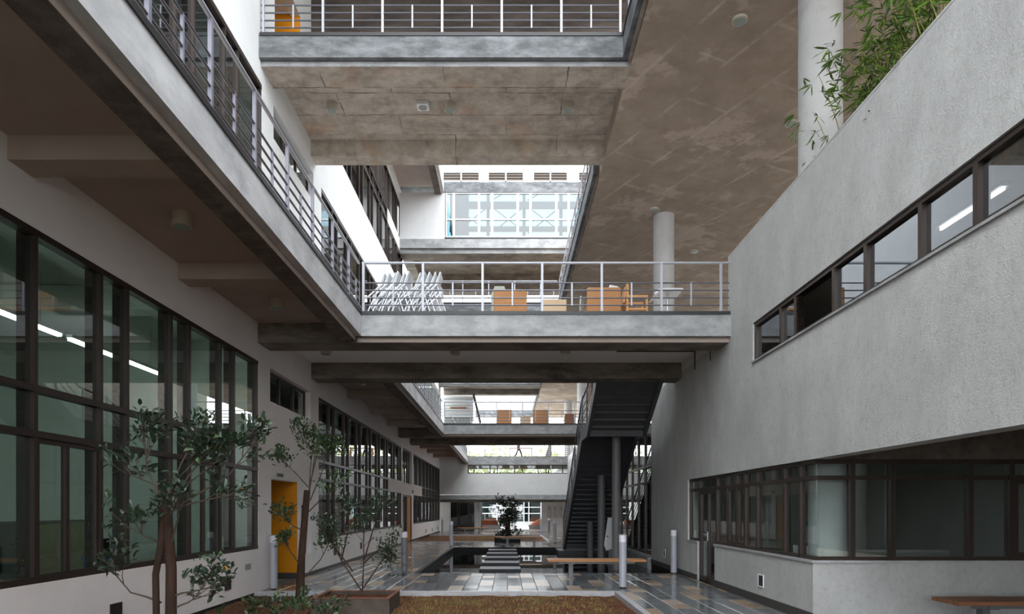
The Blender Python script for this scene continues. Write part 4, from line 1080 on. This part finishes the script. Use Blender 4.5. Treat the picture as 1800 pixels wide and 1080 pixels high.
# office luminaires and furniture
def luminaire(x, y0, y1, z, label, zc=5.0, tw=.035, mt='tube_light'):
    t = thing('linear_luminaire', label, 'ceiling light', (x, (y0+y1)/2, z), 0)
    L = (y1-y0)/2
    hs = obj('housing', B().box(-.05, .05, -L, L, .02, .07), M['frame_white'], t); obj('tube', B().box(-tw, tw, -L+.02, L-.02, -min(tw, .02), .02), M[mt], hs)
    for y in (-L*.7, L*.7): obj('hanger', B().tube([(0, y, .07), (0, y, zc-z)], .006, 5), M['rail_w'], t)
luminaire(-6.68, 7.3, 10.2, 4.2, 'bright linear office light behind the near left window, closest one')
luminaire(-6.68, 10.4, 13.2, 4.2, 'bright linear office light behind the near left window, farther one')
luminaire(-6.68, 22.9, 24.4, 4.2, 'linear office light behind the second left window, nearer one')
luminaire(-6.68, 25.6, 27.4, 4.2, 'linear office light behind the second left window, farther one')
luminaire(4.78, 6.55, 7.55, 4.69, 'bright tube light seen in the right strip window', 5.0, .012, 'tube_warm')
luminaire(5.5, 6.6, 8.0, 4.69, 'second tube light deeper in the right strip window', 5.0, .012, 'tube_warm')
luminaire(6.3, 11.8, 13.4, 2.62, 'tube light on the ceiling behind the corner window', 2.75)
def partition(x, y0, y1, h, m, label):
    t = thing('office_partition', label, 'partition', (x, (y0+y1)/2, 0)); L = (y1-y0)/2
    obj('panel', B().box(-.03, .03, -L, L, .06, h-.04), m, t); obj('cap_rail', B().box(-.035, .035, -L, L, h-.04, h), M['sign'], t); obj('foot', B().box(-.12, .12, -L, -L+.05, 0, .06).box(-.12, .12, L-.05, L, 0, .06), M['sign'], t)
    obj('post', B().box(-.04, .04, -L-.04, -L, 0, h), M['frame_white'], t)
partition(-7.5, 6.8, 8.6, 1.42, M['beige'], 'beige office partition behind the sliding sash of the near left window')
partition(-7.5, 8.75, 10.4, 1.42, M['greyp'], 'grey office partition behind the twin-trunked tree')
partition(-7.5, 10.55, 12.3, 1.42, M['beige'], 'beige office partition near the far end of the near left window')
def desk(x, y, label):
    t = thing('office_desk', label, 'desk', (x, y, 0))
    obj('desk_top', B().box(-.35, .35, -.75, .75, .71, .74), M['card'], t)
    lm = B().box(-.3, .3, -.02, .02, 0, .71).mesh('leg', M['sign'])
    for yy in (-.7, .7): link('leg', lm, t, (0, yy, 0))
desk(-5.9, 7.6, 'pale desk just inside the sliding sash of the near left window')
desk(-5.9, 10.0, 'pale desk inside the near left window behind the twin-trunked tree')
desk(-5.9, 12.2, 'pale desk inside the far end of the near left window')
t = thing('monitor', 'dark computer monitor on the desk inside the sliding sash', 'monitor', (-6.05, 7.9, .74)); obj('screen', B().box(-.02, .02, -.25, .25, .1, .42), M['dark'], t); obj('stand', B().box(-.08, .08, -.1, .1, 0, .02).box(-.02, .02, -.03, .03, .02, .12), M['dark'], t)
t = thing('monitor', 'dark computer monitor on the middle office desk', 'monitor', (-6.05, 10.1, .74)); obj('screen', B().box(-.02, .02, -.25, .25, .1, .42), M['dark'], t); obj('stand', B().box(-.08, .08, -.1, .1, 0, .02).box(-.02, .02, -.03, .03, .02, .12), M['dark'], t)
tag(obj('paper_stack', B().box(-5.25, -5.02, 7.3, 7.6, .842, .87), M['paper']), 'white paper lying on the window sill inside the near left window', 'paper')
t = thing('storage_box', 'small blue plastic box on the middle office desk', 'box', (-5.75, 9.55, .74)); obj('box_body', B().box(-.13, .13, -.1, .1, 0, .17), M['blue'], t); obj('box_lid', B().box(-.14, .14, -.11, .11, .17, .2), M['blue'], t)
t = thing('water_cooler', 'white water cooler with blue bottle behind the side window of the lounge', 'water cooler', (4.95, 11.3, 0))
obj('cooler_body', B().box(-.16, .16, -.16, .16, 0, 1.0), M['frame_white'], t, bevel=.015); obj('bottle', B().lathe(0, 0, [(.06, 1.0), (.13, 1.08), (.13, 1.36), (.1, 1.4)], 16), M['blue'], t, True); obj('tap', B().box(-.18, -.16, -.03, .03, .75, .82), M['dark'], t)
t = thing('low_sofa', 'grey sofa inside the lounge behind the front window', 'sofa', (7.2, 12.2, 0))
obj('sofa_base', B().box(-.9, .9, -.4, .4, .05, .42), M['greyp'], t, bevel=.04); obj('sofa_back', B().box(-.9, .9, .25, .45, .42, .85), M['greyp'], t, bevel=.04); obj('arm', B().box(-1.02, -.9, -.4, .45, .05, .62), M['greyp'], t, bevel=.03); obj('arm', B().box(.9, 1.02, -.4, .45, .05, .62), M['greyp'], t, bevel=.03)

# ---------------------------------------------------------------- bridge furniture
def armchair(x, y, z, label, wood, wdt=.70, hb=.88, rz=0, slats=False, grp=None):
    t = thing('wicker_armchair', label, 'armchair', (x, y, z), rz, grp); W = wdt/2
    if slats:
        n = 13; me = B().box(-.016, .016, -.34, -.31, .0, hb).mesh('back_slat', M[wood])
        for k in range(n): link('back_slat', me, t, (-W+.03+(wdt-.06)*k/(n-1), 0, 0))
        obj('back_rail', B().box(-W, W, -.31, -.285, hb-.16, hb-.1).box(-W, W, -.31, -.285, .2, .26), M[wood], t)
    else:
        bk = obj('back', B().box(-W, W, -.37, -.29, 0, hb), M[wood], t, bevel=.025)
        me = B().box(-.012, .012, -.378, -.37, .08, hb-.02).mesh('weave_stake', M[wood])
        for k in range(16): link('weave_stake', me, bk, (-W+.03+(wdt-.06)*k/15, 0, 0))
    obj('seat', B().box(-W+.07, W-.07, -.29, .36, .1, .40), M[wood], t, bevel=.02)
    for s in (-1, 1): obj('arm', B().box(s*W, s*(W-.07), -.29, .36, 0, .60), M[wood], t, bevel=.02)
    obj('cushion', B().box(-W+.08, W-.08, -.27, .35, .40, .50), M['cushion'], t, bevel=.03)
armchair(.06, 14.75, Z1, 'orange wicker armchair on the first lower bridge, next to the stacked chairs', 'wicker', .70, .86)
armchair(2.03, 14.7, Z1, 'orange wicker armchair on the first lower bridge, beside the wooden chair', 'wicker', .72, .89)
tb = armchair(1.0, 15.0, Z1, 'pale tan low wicker seat between the two orange armchairs', 'card', .54, .73)
for k, (x, lab) in enumerate(((-.15, 'orange armchair on the second lower bridge, left one'), (1.55, 'orange armchair on the second lower bridge, right one'))): armchair(x, 32.1, Z1, lab, 'wicker', .70, .86)
armchair(.85, 32.4, Z1, 'pale tan low seat between the armchairs on the second lower bridge', 'card', .50, .62)
armchair(2.95, 32.4, Z1, 'brown low seat on the second lower bridge right of the armchairs', 'bench_d', .52, .72)
armchair(-1.42, 15.2, Z2, 'pale slatted timber chair on the upper bridge, smaller left one', 'chairslat', .42, .98, 0, True)
armchair(-.76, 14.9, Z2, 'pale slatted timber chair on the upper bridge, wider right one', 'chairslat', .72, 1.0, 0, True)
def back_chair(x, y, z, rz, label, m, hb=.95):
    t = thing('shell_chair', label, 'chair', (x, y, z), rz)
    obj('shell_back', B().prism([(-.17, .48), (.17, .48), (.19, hb-.2), (.11, hb), (-.11, hb), (-.19, hb-.2)], 1, -.02, .02), m, t, bevel=.01)
    obj('seat', B().box(-.22, .22, .02, .45, .43, .46), m, t, bevel=.01)
    lm = B().tube([(0, 0, 0), (0, 0, .43)], .013, 6).mesh('leg', M['tube'])
    for sx in (-.19, .19):
        for sy in (.04, .42): link('leg', lm, t, (sx, sy, 0))
back_chair(-.18, 15.35, Z1, 0, 'grey-green high-backed shell chair behind the left orange armchair', M['cushion'], 1.24)
back_chair(2.4, 15.4, Z1, .5, 'white high-backed shell chair behind the right orange armchair', M['plastic'], 1.27)
back_chair(1.65, 15.2, Z1, 1.3, 'grey-green shell chair squeezed left of the right orange armchair', M['cushion'])
# wooden chair in profile
t = thing('wooden_armchair', 'orange wooden armchair in profile on the first lower bridge', 'chair', (2.72, 14.5, Z1))
for s in (-1, 1):
    yy = .24*s
    obj('leg', B().box(-.24, -.19, yy-.02, yy+.02, 0, .95), M['chairwood'], t); obj('leg', B().box(.17, .21, yy-.02, yy+.02, 0, .69), M['chairwood'], t)
    obj('arm', B().box(-.19, .21, yy-.03, yy+.03, .65, .69), M['chairwood'], t)
obj('seat', B().box(-.2, .2, -.22, .22, .40, .44), M['chairwood'], t); obj('back', B().prism([(-.30, .55), (-.27, .55), (-.21, .93), (-.235, .93)], 1, -.22, .22), M['chairwood'], t)
# pedestal table
t = thing('pedestal_table', 'small table with a pale rounded top beside the far column', 'table', (3.42, 14.6, Z1))
obj('table_top', B().prism([(-.34, .74), (-.26, .84), (-.2, .86), (.25, .86), (.27, .84), (-.19, .835), (-.32, .73)], 1, -.3, .3), M['plastic'], t); obj('pedestal', B().tube([(0, 0, .02), (0, 0, .83)], .03, 10), M['tube'], t, True); obj('table_base', B().lathe(0, 0, [(.25, 0), (.24, .02), (.03, .04)], 20), M['tube'], t, True)
# stacked chairs
def stack_chair():
    t = thing('folding_chair', 'x', 'chair', (0, 0, 0))
    for s in (-1, 1):
        y = .21*s
        obj('back_leg', B().tube([(-.30, y, 0), (-.02, y, .62), (.13, y, 1.0)], .014, 6), M['tube'], t, True)
        obj('front_leg', B().tube([(.30, y*.9, 0), (.07, y*.9, .70)], .014, 6), M['tube'], t, True)
        obj('arm', B().tube([(-.20, y*1.08, .50), (.10, y*1.08, .78)], .02, 6), M['plastic'], t, True)
    obj('seat', B().prism([(-.16, .32), (-.135, .30), (.17, .60), (.145, .62)], 1, -.19, .19), M['plastic'], t)
    obj('back', B().prism([(.035, .72), (.06, .715), (.145, .99), (.115, 1.0)], 1, -.19, .19), M['plastic'], t)
    obj('foot_bar', B().tube([(-.26, -.21, .10), (-.26, .21, .10)], .012, 5).tube([(.26, -.19, .10), (.26, .19, .10)], .012, 5), M['tube'], t)
    return t
pro = stack_chair()
rows_ = [(-2.62, 13.95, 6, .105, 'front row by the corner post'), (-1.88, 13.95, 5, .10, 'front row by the orange armchair'), (-2.55, 14.75, 9, .125, 'rear row')]
first = True
ordn = ('first', 'second', 'third', 'fourth', 'fifth', 'sixth', 'seventh', 'eighth', 'ninth')
for i, (x, y, n, dx, lab) in enumerate(rows_):
    for k in range(n):
        o = pro if first else copy_tree(pro); first = False
        o.location = (x+dx*k, y+random.uniform(-.06, .06), Z1); o.rotation_euler = (0, 0, random.uniform(-.12, .12))
        tag(o, 'white folding chair on the first bridge, %s of the %s' % (ordn[k], lab), 'chair', 'white chairs packed together on the first lower bridge')

# console table and person on the end gallery
t = thing('console_table', 'slim red-brown timber frame table on the end gallery', 'table', (1.0, 50.6, Z1))
obj('table_top', B().box(-.85, .85, -.2, .2, .72, .77), M['bench'], t)
lm = B().box(-.03, .03, -.03, .03, 0, .72).mesh('leg', M['bench'])
for sx in (-.8, .8):
    for sy in (-.15, .15): link('leg', lm, t, (sx, sy, 0))
t = thing('floor_cabinet', 'pale slanted cabinet on the end gallery right of the walking person', 'cabinet', (3.05, 50.4, Z1))
obj('cabinet_body', B().prism([(-.3, 0), (.2, 0), (.2, 1.0), (-.02, 1.0)], 1, -.25, .25), M['sign'], t); obj('cabinet_top', B().box(-.04, .22, -.27, .27, 1.0, 1.04), M['frame_white'], t)
def person():
    t = thing('person', 'person in dark trousers striding along the end gallery', 'person', (.85, 51.4, Z1))
    V = [(0, 0, .92), (0, 0, 1.15), (0, 0, 1.38), (0, 0, 1.48), (0, 0, 1.56), (0, 0, 1.68),
         (-.09, 0, .88), (-.20, -.02, .48), (-.33, 0, .08), (-.23, -.02, .03), (.09, 0, .88), (.19, .02, .50), (.30, .02, .08), (.40, .02, .03),
         (-.02, -.19, 1.40), (-.06, -.24, 1.12), (.06, -.25, .88), (.02, .19, 1.40), (.08, .24, 1.12), (-.05, .25, .9), (.08, -.25, .80), (-.07, .25, .82)]
    V[6] = (0, -.09, .88); V[10] = (0, .09, .88)
    V[7] = (-.14, -.1, .50); V[8] = (-.34, -.1, .10); V[9] = (-.22, -.1, .04); V[11] = (.17, .1, .50); V[12] = (.25, .1, .09); V[13] = (.38, .1, .05)
    E = [(0, 1), (1, 2), (2, 3), (3, 4), (4, 5), (0, 6), (6, 7), (7, 8), (8, 9), (0, 10), (10, 11), (11, 12), (12, 13), (2, 14), (14, 15), (15, 16), (2, 17), (17, 18), (18, 19), (16, 20), (19, 21)]
    Rr = [.14, .13, .15, .06, .085, .08, .10, .068, .045, .04, .10, .068, .045, .04, .06, .045, .035, .06, .045, .035, .035, .035]
    me = bpy.data.meshes.new('body'); me.from_pydata(V, E, []); me.materials.append(M['cloth_d']); me.materials.append(M['cloth_p']); me.materials.append(M['skin'])
    o = link('body', me, t); sk = o.modifiers.new('skin', 'SKIN'); 
    for i, r in enumerate(Rr): me.skin_vertices[0].data[i].radius = (r, r)
    me.skin_vertices[0].data[0].use_root = True
    o.modifiers.new('sub', 'SUBSURF').render_levels = 2; o.modifiers['sub'].levels = 2
    dg = bpy.context.evaluated_depsgraph_get(); m2 = bpy.data.meshes.new_from_object(o.evaluated_get(dg)); o.modifiers.clear(); o.data = m2
    m2.materials.clear()
    for q in (M['cloth_d'], M['cloth_p'], M['skin']): m2.materials.append(q)
    for p in m2.polygons:
        c = p.center; p.use_smooth = True
        p.material_index = 2 if c.z > 1.47 or (abs(c.y) > .2 and c.z < .95) else (1 if c.z > .95 else 0)
    obj('hair', B().lathe(0, 0, [(.095, 1.62), (.10, 1.68), (.07, 1.75), (.01, 1.77)], 12), M['hair'], t, True)
person()

t = thing('groove_strip', 'thin black conduit under the first bridge running down the right wall', 'groove', (XR, 15.64, Z1-.15))  # both strips stand for hairline cracks, not piping
obj('ceiling_run', B().box(-1.8, 0, -.02, .01, -.02, 0), M['black'], t); obj('wall_drop', B().box(-.02, 0, -.02, .02, -.42, -.02), M['black'], t)
t = thing('groove_strip', 'short black strip on the right wall below the first bridge beam', 'groove', (XR, 14.45, 4.95))
obj('strip', B().box(-.015, 0, -.015, .015, -.2, -.1).box(-.012, 0, -.01, .01, -.1, -.0), M['black'], t)
